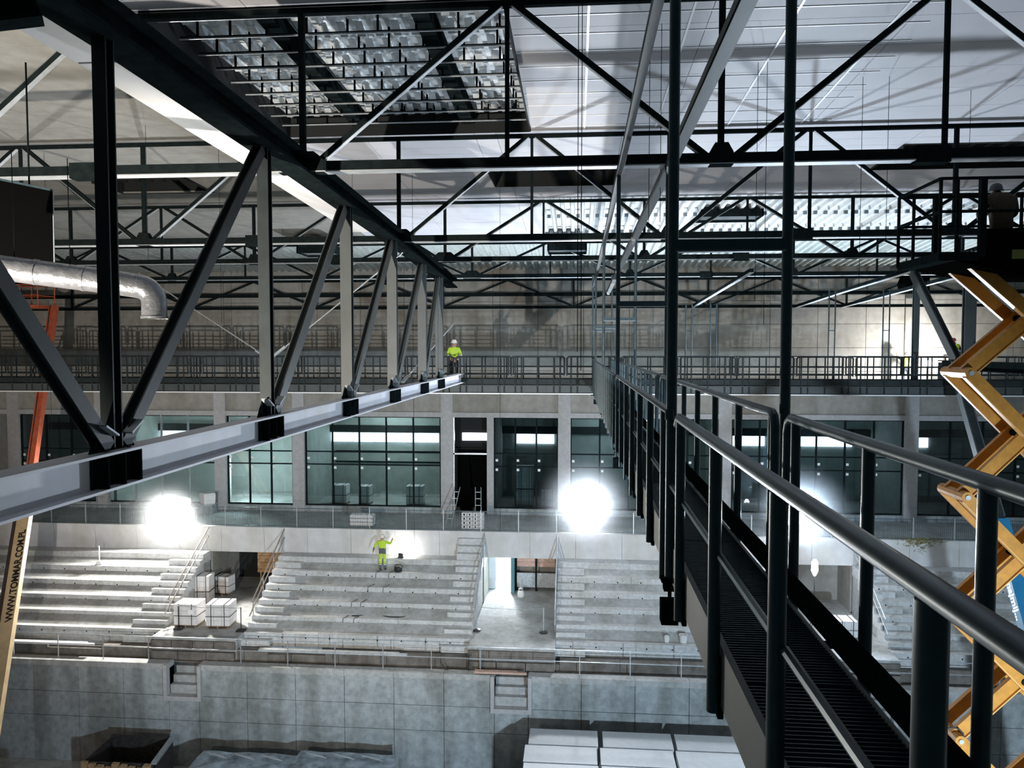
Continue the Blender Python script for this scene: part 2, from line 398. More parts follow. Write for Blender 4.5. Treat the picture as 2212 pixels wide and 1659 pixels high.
# doorway in the facade between column and mullion column
dr = struct('door_1', (-6.2, WALL_Y, CONC_Z), 'open doorway with pale frame in the glazed facade')
obj('door_frame', MB().box(-7.14, -7.06, WALL_Y-.02, WALL_Y+.1, CONC_Z, -4.02), MT['galv'], dr)
obj('door_frame', MB().box(-7.14, -5.16, WALL_Y-.02, WALL_Y+.1, -6.2, -6.12), MT['galv'], dr)
obj('dark_curtain', MB().prism([(-6.9, 45.2, CONC_Z), (-6.1, 45.0, CONC_Z), (-6.35, 45.1, -6.2), (-6.9, 45.2, -6.2)], (0, 0.04, 0)), MT['black'], dr)
obj('dark_curtain', MB().prism([(-5.95, 45.0, CONC_Z), (-5.25, 45.2, CONC_Z), (-5.2, 45.2, -6.2), (-6.3, 45.1, -6.2)], (0, 0.04, 0)), MT['black'], dr)
obj('shade_lining', MB().box(-7.45, -5.0, 46.2, 46.3, CONC_Z, -4.02), MT['dark'], dr)  # black lining added so the doorway interior reads as deep shade
for xx in (-7.46, -5.02): obj('shade_lining', MB().box(xx-.02, xx+.02, 44.7, 46.2, CONC_Z, -4.02), MT['dark'], dr)
obj('lit_transom', MB().box(-6.9, -5.3, 46.16, 46.19, -5.6, -5.15), MT['strip'], dr)
# room behind the glass
rm = struct('wall_room', (0, 50, -9), 'plastered rear wall of the room behind the glazing')
obj('room_wall', MB().box(XL, XR, 50.0, 50.2, CONC_Z, -3.7), MT['plaster'], rm)
obj('room_ceiling', MB().box(XL, XR, WALL_Y+.4, 50, -3.7, -3.5), MT['plaster'], rm)
for x in (-28.3, -16.4, -7.6, -4.9, -0.7, 8.4, 18.5):
    obj('room_pier', MB().box(x-.12, x+.12, WALL_Y+.6, 50, CONC_Z, -3.7), MT['plaster'], rm)
for z in (-6.9, -7.6): obj('wall_rail', MB().box(-16, -8, 49.92, 50, z, z+.08), MT['steel'], rm)
st = struct('window_9', (-10, 49.9, -5.9), 'bright strip of clerestory windows behind the glazing')
for (a, b) in ((-17.7, -9.0), (-8.4, -5.6), (-3.9, -1.4), (8.6, 12.0), (14.2, 17.4), (19.6, 22.0), (-31.6, -26.0)):
    n = max(1, round((b-a)/1.45))
    for k in range(n):
        x0 = a+(b-a)*k/n; x1 = a+(b-a)*(k+1)/n
        obj('pane', MB().box(x0+.03, x1-.03, 49.9, 49.95, -6.22, -5.62), MT['strip'], st)
obj('head_beam', MB().box(XL, XR, 49.6, 49.9, -5.55, -5.1), MT['dark'], st)
sobj('floor_concourse', MB().box(XL, XR, 40.0, 50.0, CONC_Z-0.35, CONC_Z), MT['conc'], 'upper concourse floor slab in front of the glazing')

# --- parapet wall behind the top row
wp = struct('wall_parapet', (0, 40, -11), 'pale concrete parapet above the top row')
x = XL
while x < XR-.5:
    in_v = any(a-.01 <= x+1.2 <= b for a, b in ((-19.8, -15.7), (-4.85, -0.9), (10.1, 14.0)))
    obj('parapet_panel', MB().box(x+.008, x+2.4-.008, 39.9, 40.05, -11.05 if not in_v else -11.05, CONC_Z-0.42), MT['parapet'], wp)
    obj('parapet_cap', MB().box(x+.005, x+2.4-.005, 39.86, 40.08, CONC_Z-0.41, CONC_Z+0.02), MT['parapet'], wp)
    x += 2.4

# --- pit wall
wpit = struct('wall_pit', (0, 33.1, FLOOR_Z), 'stained concrete pit wall below the stands')
NOTCH = [(-18.55, -17.1), (-3.55, -2.05), (11.9, 13.4)]
xe = [XL]
for a, b in NOTCH:
    n = max(1, round((a-xe[-1])/2.3)); s0 = xe[-1]
    xe += [s0+(a-s0)*(k+1)/n for k in range(n)]+[b]
n = round((XR-xe[-1])/2.3); s0 = xe[-1]; xe += [s0+(XR-s0)*(k+1)/n for k in range(n)]
for a, b in zip(xe, xe[1:]):
    hole = any(abs(a-q[0]) < .01 for q in NOTCH)
    for z0, z1 in ((FLOOR_Z, -17.05), (-17.05, -15.9), (-15.9, -14.66)):
        if hole and z1 > -15: continue
        obj('wall_panel', MB().box(a+.012, b-.012, 33.1+random.uniform(-.008, .008), 33.22, z0+.012, z1-.012), MT['concp'], wpit)
    obj('wall_core', MB().box(a, b, 33.2, 33.6 if not hole else 33.22, FLOOR_Z, -14.66 if not hole else -15.9), MT['dark'], wpit)
    if not hole: obj('coping', MB().box(a+.006, b-.006, 33.02, 33.5, -14.66, -14.40), MT['conc'], wpit)
for i, (a, b) in enumerate(NOTCH):
    nt_ = struct('trim_%d' % (i+2), (a, 33, -15.8), 'concrete stair notch framed in the pit wall')
    obj('notch_frame', MB().box(a-.16, a, 32.9, 33.6, -15.85, -14.42), MT['colm'], nt_)
    obj('notch_frame', MB().box(b, b+.16, 32.9, 33.6, -15.85, -14.42), MT['colm'], nt_)
    obj('notch_frame', MB().box(a-.16, b+.16, 32.9, 33.6, -16.05, -15.85), MT['colm'], nt_)
    for k in range(3): obj('notch_step', MB().box(a, b, 33.25+.28*k, 34.2, -15.85, -15.45+.33*k), MT['conc'], nt_)

# ================================================================ STANDS
RW, RH = 0.85, 0.5
def rowd(k): return 39.05-RW*k          # front edge of row k
def rowz(k): return -11.0-RH*k          # tread level of row k
SECT = [(-35.8, -19.8, 'left block of bare concrete terraces, brightly lit treads'), (-15.7, -4.85, 'middle block of concrete terraces where the worker stands'),
        (-0.9, 10.1, 'block of concrete terraces right of the lit passage, partly behind the walkway'), (14.0, 30.8, 'far right block of concrete terraces behind the scissor lift')]
AISLE = {0: [(-21.5, -19.8)], 1: [(-15.7, -14.3), (-6.15, -4.85)], 2: [(-0.9, 0.45)], 3: [(14.0, 15.3)]}
for si, (a, b, lab) in enumerate(SECT):
    st_ = thing('terrace_block', lab, 'grandstand', ((a+b)/2, 36.5, -14.6))
    for k in range(6):
        n = max(1, round((b-a)/3.6))
        y0 = rowd(k); y1 = rowd(k)+RW+0.03 if k else 39.89
        for j in range(n):
            x0 = a+(b-a)*j/n; x1 = a+(b-a)*(j+1)/n
            obj('terrace_step', MB().box(x0+.006, x1-.006, y0, y1, rowz(k)-RH-.02 if k < 5 else -14.5, rowz(k)), MT['concs'], st_)
    obj('side_wall', MB().prism([(a+.05, 39.88, -14.5), (a+.05, 34.9, -14.5), (a+.05, 34.9, -13.6), (a+.05, 39.2, -11.2), (a+.05, 39.88, -11.2)], (b-a-.1, 0, 0)), MT['conc'], st_)
    mb = MB()                                # drilled anchor holes in the risers
    for k in range(1, 6):
        x = a+0.7
        while x < b-.3: mb.tube((x, rowd(k)-.012, rowz(k)-0.2), (x, rowd(k)+.02, rowz(k)-0.2), 0.035, 6); x += 1.15
    ah = obj('anchor_holes', mb, MT['black'], st_); ah['kind'] = 'stuff'
    for (p, q) in AISLE[si]:
        for k in range(6):
            obj('stair_step', MB().box(p, q, rowd(k)-0.42, rowd(k)+.01, rowz(k)-RH, rowz(k)-RH/2), MT['concs'], st_)
        for k in range(6):
            obj('stair_nosing', MB().box(p, q, rowd(k)-0.44, rowd(k)-.40, rowz(k)-RH/2, rowz(k)-RH/2+.03), MT['concs'], st_)
    if si == 1:
        for k in range(3): obj('stair_step', MB().box(-6.15, -4.87, 39.07+.28*k, 39.88, -10.99+(.33*k), -10.67+.33*k), MT['concs'], st_)
# passages (vomitories): floor and back walls
VOM = [(-19.8, -15.7), (-4.85, -0.9), (10.1, 14.0)]
for i, (a, b) in enumerate(VOM):
    s_ = struct('floor_passage_%d' % (i+1), ((a+b)/2, 38, -13.6), 'concrete floor of a passage through the stands')
    obj('slab', MB().box(a, b, 33.90, 43.6, -14.58, -13.5), MT['conc'], s_)
    obj('side_lining', MB().box(a-.12, a, 40.1, 43.6, -13.5, -10.1), MT['concw'], s_)
    obj('side_lining', MB().box(b, b+.12, 40.1, 43.6, -13.5, -10.1), MT['concw'], s_)
for i, (a, b) in enumerate(VOM):
    fb = thing('facing_blocks', 'two courses of dirty facing blocks below the %s passage mouth' % ('left', 'lit middle', 'far right')[i], 'blocks', ((a+b)/2, 33.8, -14.5))
    for k, (z0, z1) in enumerate(((-14.48, -14.10), (-14.02, -13.62))):
        n = 3+k
        for j in range(n): obj('block', MB().box(a+(b-a)*j/n+.02, a+(b-a)*(j+1)/n-.02, 33.70+.08*k, 33.895, z0, z1), MT['concd'], fb)
wv = struct('wall_passage', (0, 43, -13.5), 'rear walls of the stand passages')
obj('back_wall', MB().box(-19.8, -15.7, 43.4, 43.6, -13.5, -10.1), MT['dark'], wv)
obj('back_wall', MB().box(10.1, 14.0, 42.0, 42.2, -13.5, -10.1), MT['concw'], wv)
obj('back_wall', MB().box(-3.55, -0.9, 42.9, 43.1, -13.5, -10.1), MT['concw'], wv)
# bright doorway inside the middle passage
d2 = struct('door_2', (-4.2, 42.6, -13.5), 'bright doorway at the back of the lit passage')
obj('door_reveal', MB().box(-4.85, -4.45, 42.4, 42.6, -13.5, -10.1), MT['white_wall'], d2)
obj('door_leaf', MB().box(-3.55, -3.35, 41.6, 42.9, -13.5, -11.0), MT['door'], d2)
obj('corridor_wall', MB().box(-5.0, -3.0, 45.6, 45.8, -13.5, -10.1), MT['white_wall'], d2)
obj('corridor_side', MB().box(-5.1, -4.9, 42.6, 45.8, -13.5, -10.1), MT['white_wall'], d2)
obj('corridor_side', MB().box(-3.2, -3.0, 43.1, 45.8, -13.5, -10.1), MT['white_wall'], d2)
obj('corridor_floor', MB().box(-5.0, -3.0, 43.6, 45.8, -13.7, -13.5), MT['white_wall'], d2)
obj('corridor_roof', MB().box(-5.0, -3.0, 43.1, 45.8, -10.2, -10.1), MT['white_wall'], d2)
# front row, shallow ledges between terraces and pit wall
fl_ = thing('front_ledge', 'low concrete ledge steps running along the front of the stands', 'ledge', (0, 33.7, -14.5))
x = -35.8
obj('gutter', MB().box(-35.8, 30.4, 33.62, 34.36, -14.56, -14.5), MT['concd'], fl_)
while x < 28:
    obj('ledge_step', MB().box(x+.008, x+2.7-.008, 33.95, 34.36, -14.5, -14.02 if (int((x+36)/2.7) % 4) else -14.2), MT['concd'], fl_)
    x += 2.7

# ================================================================ STEELWORK
NODE0 = -4.97; NP = 7.46                     # bottom nodes of the cross trusses along X
ZB = {13.8: 3.29, 21.4: 3.06, 29.0: 3.36, 36.6: 3.43}
TLAB = {13.8: 'nearest dark steel roof truss crossing the whole picture', 21.4: 'second dark steel roof truss with its chord at mid height',
        29.0: 'third dark steel roof truss, below the corrugated white deck', 36.6: 'farthest dark steel roof truss, just in front of the back wall'}
def cross_truss(y, xa, xb):
    zb, zt = ZB[y], roofz(y)-0.02
    t = thing('roof_truss', TLAB[y], 'truss', (0, y, zb), 'roof trusses spanning the hall')
    obj('bottom_chord', MB().bar((xa, y, zb), (xb, y, zb), 0.20, 0.17), MT['steel'], t)
    obj('chord_flange', MB().bar((xa, y, zb-.10), (xb, y, zb-.10), 0.24, 0.022), MT['flange'], t, label='lower flange painted as lit')
    obj('top_chord', MB().bar((xa, y, zt), (xb, y, zt), 0.12, 0.10), MT['steel'], t)
    k = math.ceil((xa-NODE0)/NP)-1
    while NODE0+k*NP < xb+NP:
        x = NODE0+k*NP; xm = x+NP/2
        if xa <= x <= xb:
            obj('web_post', MB().bar((x, y, zb), (x, y, zt), 0.10, 0.10), MT['steel'], t)
            s_ = 0.42 if k == 0 else 0.2
            obj('gusset_plate', MB().prism([(x-s_, y-.11, zb-.12), (x+s_, y-.11, zb-.12), (x+s_, y-.11, zb+.10), (x+s_*.55, y-.11, zb+.26), (x-s_*.55, y-.11, zb+.26), (x-s_, y-.11, zb+.10)], (0, .22, 0)), MT['steel'], t)
        if xa <= xm <= xb: obj('web_post', MB().bar((xm, y, zb), (xm, y, zt), 0.075, 0.075), MT['steel'], t)
        for p, q in (((x+.18, y, zb), (xm-.12, y, zt)), ((xm+.12, y, zt), (x+NP-.18, y, zb))):
            if xa <= p[0] <= xb and xa <= q[0] <= xb:
                d = obj('web_diagonal', MB().bar(p, q, 0.10, 0.10, (0, 1, 0)), MT['steel'], t)
                pv, qv = Vector(p), Vector(q); tt = (qv-pv).normalized()
                nrm = Vector((tt.z, 0, -tt.x)); nrm = nrm if nrm.z < 0 else -nrm
                obj('angle_leg', MB().bar(pv+nrm*.058, qv+nrm*.058, 0.11, 0.012, nrm), MT['flange'], d)  # paler strip colours the lower edge of the diagonal as lit
        k += 1
    for x in (6.0, 5.9-15):
        obj('splice_plate', MB().box(x-.28, x+.28, y-.13, y+.13, zb-.15, zb+.14), MT['steel'], t)
for y in TY: cross_truss(y, -30.0, 20.0)
# wall-side chord beams in front of the back wall
eb = thing('wall_beam', 'pair of horizontal steel beams high along the back wall', 'beam', (-5, 43.7, 2.3))
for z, h in ((2.32, .16), (3.05, .20), (3.95, .28)): obj('beam', MB().ibeam((-34, 43.7, z), (26, 43.7, z), .2, h, .03, .03), MT['steel'], eb)
for k in range(9):
    x = -30+k*NP; obj('strut', MB().bar((x, 43.7, 2.4), (x, 43.7, 3.9), .1, .1), MT['steel'], eb)
    obj('brace', MB().bar((x+.1, 43.7, 2.4), (x+NP/2, 43.7, 3.85), .1, .1), MT['steel'], eb)
    obj('brace', MB().bar((x+NP/2, 43.7, 3.85), (x+NP-.1, 43.7, 2.4), .1, .1), MT['steel'], eb)

# big longitudinal truss at the left
CH = [(3.0, 3.42), (8.0, 3.42), (13.8, 3.28), (21.4, 3.02), (29.0, 2.66), (30.6, 2.58)]
def chz(d):
    for (a, za), (b, zb) in zip(CH, CH[1:]):
        if a <= d <= b: return za+(zb-za)*(d-a)/(b-a)
    return CH[-1][1]
XT = -4.97
bt = thing('main_truss', 'big steel girder truss running away from the left foreground to the far catwalk', 'truss', (XT, 18, -1.3))
for (a, za), (b, zb) in zip(CH, CH[1:]):
    obj('top_chord', MB().ibeam((XT, a, za), (XT, b, zb), 0.46, 0.36, 0.05, 0.06), MT['steel'], bt)
bc = obj('bottom_chord', MB().ibeam((XT, 3.0, -1.29), (XT, 32.9, -1.29), 0.30, 0.40, 0.028, 0.03), MT['beam'], bt, label='pale blue-grey lower beam')
NV = [3.7, 7.84, 12.02, 16.4, 20.55, 24.6, 27.7]
WV = [.14, .15, .18, .24, .26, .27, .27]
for d, w in zip(NV, WV):
    obj('web_post', MB().ibeam((XT, d, -1.08), (XT, d, chz(d)-.18), w, 0.16, .02, .02, (0, 1, 0)), MT['steel5'] if d > 18 else MT['steel3'] if d > 15 else MT['steel4'], bt)  # posts coloured dark near and paler far, in place of the light on them
    for dy in (-.3, 0, .3):
        obj('stiffener', MB().box(XT+.015, XT+.15, d+dy-.011, d+dy+.011, -1.46, -1.12), MT['steel'], bc)
    obj('web_shadow', MB().box(XT+.016, XT+.03, d-.42, d+.3, -1.455, -1.12), MT['steel'], bc)  # dark plate drawn as the shadow beside the stiffeners
    obj('gusset_plate', MB().prism([(XT-.012, d-.4, -1.09), (XT-.012, d+.4, -1.09), (XT-.012, d+.22, -.84), (XT-.012, d-.22, -.84)], (.024, 0, 0)), MT['steel'], bt)
    for sgn in (-1, 1):
        obj('connection_angle', MB().bar((XT+.1, d+sgn*.12, -.92), (XT+.1, d+sgn*.34, -.80), .12, .02), MT['flange'], bt)
dg = [(7.70, 3.9, -1), (7.98, 11.85, 1), (12.25, 16.2, 1), (16.6, 20.4, 1), (20.8, 24.45, 1), (24.85, 27.5, 1)]
for i, (d0, d1, s) in enumerate(dg):
    wd = .17 if i < 2 else .22
    obj('web_diagonal', MB().ibeam((XT, d0, -1.05), (XT, d1, chz(d1)-.2), wd, .15, .02, .02, (0, 1, 0) if False else (1, 0, 0)), MT['steel6'] if i > 1 else MT['steel4'], bt)  # near diagonals coloured darker than far ones, shade put into the tone
# its twin at the right, seen behind the scissor lift
XR2 = 12.1
b2 = thing('main_truss', 'right-hand steel girder truss partly hidden behind the yellow scissor lift', 'truss', (XR2, 30, -1.3))
C2 = [(17.0, 3.25), (21.4, 3.1), (29.0, 2.85), (36.6, 2.6), (44.0, 2.3)]
def chz2(d):
    for (a, za), (b, zb) in zip(C2, C2[1:]):
        if a <= d <= b: return za+(zb-za)*(d-a)/(b-a)
    return 2.3
for (a, za), (b, zb) in zip(C2, C2[1:]):
    obj('top_chord', MB().bar((XR2, a, za), (XR2, b, zb), .16, .14), MT['steel'], b2)
    obj('chord_flange', MB().bar((XR2, a, za-.08), (XR2, b, zb-.08), .18, .02), MT['flange'], b2)
obj('bottom_chord', MB().ibeam((XR2, 19.0, -.55), (XR2, 26.6, -.55), .3, .30, .03, .03), MT['steel'], b2)
for d in (20.8, 24.93): obj('web_post', MB().ibeam((XR2, d, -.45), (XR2, d, chz2(d)), .34, .2, .03, .03, (0, 1, 0)), MT['steel6'] if d < 26 else MT['steel3'], b2)
for d0, d1 in ((20.9, 24.8), (25.6, 29.0)): obj('web_diagonal', MB().ibeam((XR2, d0, -.42), (XR2, d1, chz2(d1)-.1), .32, .2, .03, .03, (1, 0, 0)), MT['steel6'], b2)
tag(obj('steel_post', MB().ibeam((14.3, 33.9, -1.56), (14.3, 33.9, 3.3), .22, .22, .02, .02, (0, 1, 0)), MT['steel3']), 'grey steel post standing on the far catwalk before the brightly lit wall patch', 'post')
# sloping tie beams of the last bays
for x, y0, z0, lab in ((6.4, 29.0, 2.85, 'sloping tie beam with underside painted as lit, right of the walkway poles'), (14.5, 28.0, 2.88, 'sloping tie beam with underside painted as lit, above the lit wall')):
    t = thing('tie_beam', lab, 'beam', (x, 36, 2.4), 'sloping tie beams of the last bays')
    obj('beam', MB().bar((x, y0, z0), (x, 43.6, 2.3), .14, .14), MT['steel'], t)
    obj('flange', MB().bar((x, y0, z0-.08), (x, 43.6, 2.22), .16, .02), MT['flange'], t)
# dark vent boxes hanging under the deck
for (u0, u1, v0, v1, d, lab) in ((1515, 1650, 450, 466, 31.2, 'flat dark vent box under the white corrugated deck, behind the walkway poles'), (1182, 1268, 527, 540, 35.2, 'small dark vent box with pale front under the far deck left of the walkway poles'), (640, 722, 530, 546, 34.0, 'small dark vent box under the far deck left of the worker')):
    a, b = at(u0, v0, d), at(u1, v1, d); t = thing('vent_box', lab, 'vent', ((a.x+b.x)/2, d+.6, b.z))
    obj('frame', MB().box(a.x, b.x, d, d+.06, b.z, a.z), MT['steel'], t); obj('frame', MB().box(a.x, b.x, d+1.5, d+1.56, b.z, a.z), MT['steel'], t)
    obj('frame', MB().box(a.x, a.x+.06, d, d+1.5, b.z, a.z), MT['steel'], t); obj('frame', MB().box(b.x-.06, b.x, d, d+1.5, b.z, a.z), MT['steel'], t)
    obj('pan', MB().box(a.x, b.x, d, d+1.5, a.z, a.z+.02), MT['dark'], t)
    for k in range(4): obj('louvre', MB().box(a.x+.06, b.x-.06, d+.25+.3*k, d+.3+.3*k, b.z+.06, a.z), MT['steel2'], t)
    for xx in (a.x+.05, b.x-.05): obj('hanger', MB().tube((xx, d+.7, a.z), (xx, d+.7, roofz(d)+.15), .02, 6), MT['steel'], t)
# white cladding strip beside the big chord
so = thing('white_soffit', 'white clad duct running alongside the big black beam at upper left', 'cladding', (-6, 13, 3.6))
for a, b in ((5.0, 9.0), (9.05, 13.7), (14.3, 20.4)):
    za, zb = chz(a)+.06, chz(b)+.06
    obj('cladding_board', MB().add([(-6.05,a,za),(-5.15,a,za),(-5.15,b,zb),(-6.05,b,zb),(-6.05,a,za+.3),(-5.15,a,za+.3),(-5.15,b,zb+.3),(-6.05,b,zb+.3)],
        [(0,3,2,1),(4,5,6,7),(0,1,5,4),(1,2,6,5),(2,3,7,6),(3,0,4,7)]), MT['soff'], so)
for y in (9.02, 14.0): obj('cladding_joint', MB().box(-6.04, -5.16, y-.25 if y > 10 else y-.02, y+.25 if y > 10 else y+.02, chz(y)+.08, chz(y)+.3), MT['dark'], so)
# black cross beam at the upper left corner
kb = tag(obj('corner_beam', MB().ibeam(at(-140, 42, 6.2), at(84, 18, 6.6), .25, .22, .03, .03), MT['steel']), 'black steel beam end in the upper left corner', 'beam')

# two steel runners lying on the truss chords above the walkway
rn = thing('runner_beam', 'dark square runner beam on the truss chords, left of the pair above the walkway', 'beam', (0.75, 20, 3.0))
rp = [(0.75, 4.0, 3.35), (0.75, 13.8, 3.10), (0.75, 21.4, 2.9), (0.75, 29, 2.8), (0.75, 36.6, 2.7)]
for a, b in zip(rp, rp[1:]): obj('beam', MB().bar(a, b, .10, .10), MT['steel4'], rn)
rn = thing('runner_beam', 'galvanised angle runner beam on the truss chords, right of the pair above the walkway', 'beam', (1.55, 20, 3.0))
rp = [(1.60, 4.0, 3.35), (1.60, 13.6, 3.12), (1.55, 21.2, 2.92), (1.52, 28.8, 2.8), (1.5, 36.6, 2.6)]
for a, b in zip(rp, rp[1:]):
    a2, b2_ = Vector(a)+(Vector(b)-Vector(a))*.01, Vector(b)-(Vector(b)-Vector(a))*.02
    obj('beam', MB().bar(a2, b2_, .16, .05), MT['steel5'], rn); obj('beam_leg', MB().bar(a2+Vector((-.07, 0, .06)), b2_+Vector((-.07, 0, .06)), .02, .14), MT['steel4'], rn)
    obj('turnbuckle', MB().bar(Vector(b)+Vector((-.05, -.35, -.02)), Vector(b)+Vector((.02, .25, -.02)), .1, .1), MT['galv'], rn)
# thin cross bracing rods in front of the back wall
for (p, q, lab) in ((at(590, 770, 20.5), at(870, 545, 20.5), 'long thin bracing rod rising right from the truss post by the rod clamps'),
                    (at(575, 770, 20.5), at(300, 590, 24), 'long thin bracing rod rising left from the truss post by the rod clamps'),
                    (at(870, 825, 26), at(980, 700, 30), 'thin bracing rod beside the worker on the far catwalk')):
    t = thing('bracing_rod', lab, 'rod', p)
    obj('rod', MB().tube(p, q, .018, 6), MT['galv'], t); u = (q-p).normalized()
    obj('clevis', MB().bar(p-u*.02, p+u*.45, .12, .05), MT['steel2'], t)
# hanging wires
wires = [(95, 21, 330, 980), (310, 20, 90, 560), (470, 22, 200, 700), (760, 24, 300, 900), (890, 25, 300, 1180), (1080, 27, 380, 1150), (1250, 12, 0, 760),
         (1258, 12.1, 0, 800), (1405, 15, 0, 500), (1430, 15, 0, 480), (1640, 17, 0, 650), (1660, 17, 0, 700), (1868, 18, 0, 620), (1925, 18, 0, 520), (2050, 19, 60, 350), (2103, 19, 0, 330)]
wlab = ['leftmost thin hanging wire, passing in front of the black air unit side', 'thin hanging wire right of the near dark truss post', 'thin hanging wire between the two nearest diagonals of the big truss', 'thin hanging wire in front of the fourth post of the big truss',
    'long thin hanging wire that ends above the worker on the terraces', 'long thin hanging wire that ends beside the dark doorway column', 'left wire of the close pair hanging in the middle of the ceiling', 'right wire of the close pair hanging in the middle of the ceiling',
    'left of two thin wires just left of the near walkway pole', 'right of two thin wires just left of the near walkway pole', 'left of two thin wires just left of the right near walkway pole', 'right of two thin wires just left of the right near walkway pole',
    'thin wire hanging left of the truss splice plate, left of two', 'thin wire hanging left of the truss splice plate, right of two', 'short thin wire by the rightmost truss post, left of two', 'short thin wire by the rightmost truss post, right of two']
for (u, d, va, vb), wl_ in zip(wires, wlab):
    p, q = at(u, va, d), at(u, vb, d); q.x = p.x
    p.z = min(p.z, roofz(d)+.08) if d > 13 else p.z
    tag(obj('hanging_wire', MB().tube(p, q, .006, 4), MT['steel']), wl_, 'wire', 'thin wires hanging from the roof')

# ================================================================ WALKWAY (foreground right)
WZ = -1.56; RZ = -0.49; XA, XB = 0.74, 1.47
wk = thing('suspended_walkway', 'narrow suspended steel walkway with railings running from the right foreground to the far catwalk', 'walkway', (1.1, 16, WZ))
XF = 1.30
obj('left_stringer', MB().box(XA+.015, XA+.05, 0.9, 33.0, WZ-.30, WZ+.012), MT['stringer'], wk)
obj('right_stringer', MB().box(XF, XF+.03, 0.9, 33.0, WZ-.30, WZ-.01), MT['stringer'], wk)
# grating floor: bearing bars across
for k in range(12):
    y0 = 0.9+k*2.675; y1 = y0+2.66
    g = obj('grating_panel', MB().box(XA+.05, XF, y0, y1, WZ-.045, WZ-.012), MT['grating'], wk)
    mb = MB(); y = y0+.03
    while y < y1: mb.box(XA+.055, XF-.005, y, y+.006, WZ-.012, WZ+.004); y += .034 if k < 3 else .1
    o = obj('grating_bars', mb, MT['rail'], g); o['kind'] = 'stuff'
obj('toe_board', MB().box(XF+.022, XF+.034, 0.9, 33.0, WZ+.015, WZ+.175), MT['steel'], wk, label='black kick plate')
for k in range(24): obj('kick_plate_lug', MB().box(XF+.02, XB, 1.6+1.3*k, 1.64+1.3*k, WZ-.06, WZ-.03), MT['steel'], wk)
PR = 0.034
lp = [0.35, 1.60, 2.78, 4.02, 5.36]+[6.35+1.2*k for k in range(23)]
rpst = [0.4, 1.6, 2.90, 4.04, 5.35]+[5.98]+[7.2+1.2*k for k in range(22)]
for d in lp: obj('rail_post', MB().path([(XA-.02, d, -1.90), (XA-.02, d, RZ-.02)], PR, 12), MT['rail'], wk, True)
for d in lp[:9]: obj('post_bracket', MB().box(XA+.0, XA+.03, d-.03, d+.05, -1.93, -1.62), MT['steel'], wk)
for d in rpst: obj('rail_post', MB().path([(XB+.02, d, -1.80), (XB+.02, d, RZ-.02)], PR, 12), MT['rail'], wk, True)
HR = 0.036
segsL = [(0.2, 5.48), (6.0, 13.5), (14.0, 33.0)]
for a, b in segsL:
    obj('handrail', MB().path([(XA-.02, a, RZ-.06), (XA-.02, a, RZ), (XA-.02, b-.08, RZ), (XA-.02, b, RZ-.05)], HR, 12), MT['rail'], wk, True)
for a, b in ((0.2, 5.55), (5.9, 13.6), (14.1, 33.0)):
    bend = [(XB+.02, a, -1.0), (XB+.02, a, RZ-.10), (XB+.02, a+.03, RZ-.03), (XB+.02, a+.10, RZ), (XB+.02, b-.1, RZ), (XB+.02, b-.03, RZ-.03), (XB+.02, b, RZ-.10), (XB+.02, b, -1.0)]
    obj('handrail', MB().path(bend, HR, 12), MT['rail'], wk, True)
for x, z, r in ((XA-.02, -1.07, .019), (XB+.02, -1.05, .019)):
    ds = lp if x < 1 else rpst
    for a, b in zip(ds, ds[1:]): obj('mid_rail', MB().path([(x+.02, a+.03, z), (x+.02, b-.03, z)], r, 8), MT['rail'], wk, True)
# hanger portals
for i, (y, zt) in enumerate(((6.05, 3.6), (13.9, 3.2), (21.2, 2.98), (29.8, 3.2), (35.2, 3.3))):
    p = thing('hanger_portal', ['nearest', 'second', 'third', 'fourth', 'farthest'][i]+' pair of hanger poles with a crossbar carrying the walkway', 'hanger frame', (1.17, y, WZ), 'walkway hanger frames')
    yb = y if y < 33 else 33.2
    for x in (XA+.0, 1.60):
        obj('hanger_pole', MB().path([(x, y, zt), (x, y, -1.80 if x < 1 else -1.62)], .042 if i == 0 else .038, 12), MT['rail'], p, True)
    obj('crossbar', MB().bar((XA, y, .79), (1.60, y, .79), .07, .085), MT['rail'], p)
    obj('crossbar_flange', MB().bar((XA, y, .742), (1.60, y, .742), .075, .012), MT['flange'], p)
    obj('foot_plate', MB().box(XA-.07, XA+.06, y-.06, y+.06, -1.83, -1.80), MT['steel'], p)
    obj('foot_bolt', MB().path([(XA, y, -1.83), (XA, y, -1.98)], .015, 6), MT['steel'], p)
    obj('foot_nut', MB().box(XA-.05, XA+.05, y-.05, y+.05, -1.90, -1.86), MT['steel'], p)
    obj('foot_clamp', MB().box(XA-.07, XA+.06, y-.07, y+.07, -2.16, -1.98), MT['steel'], p)

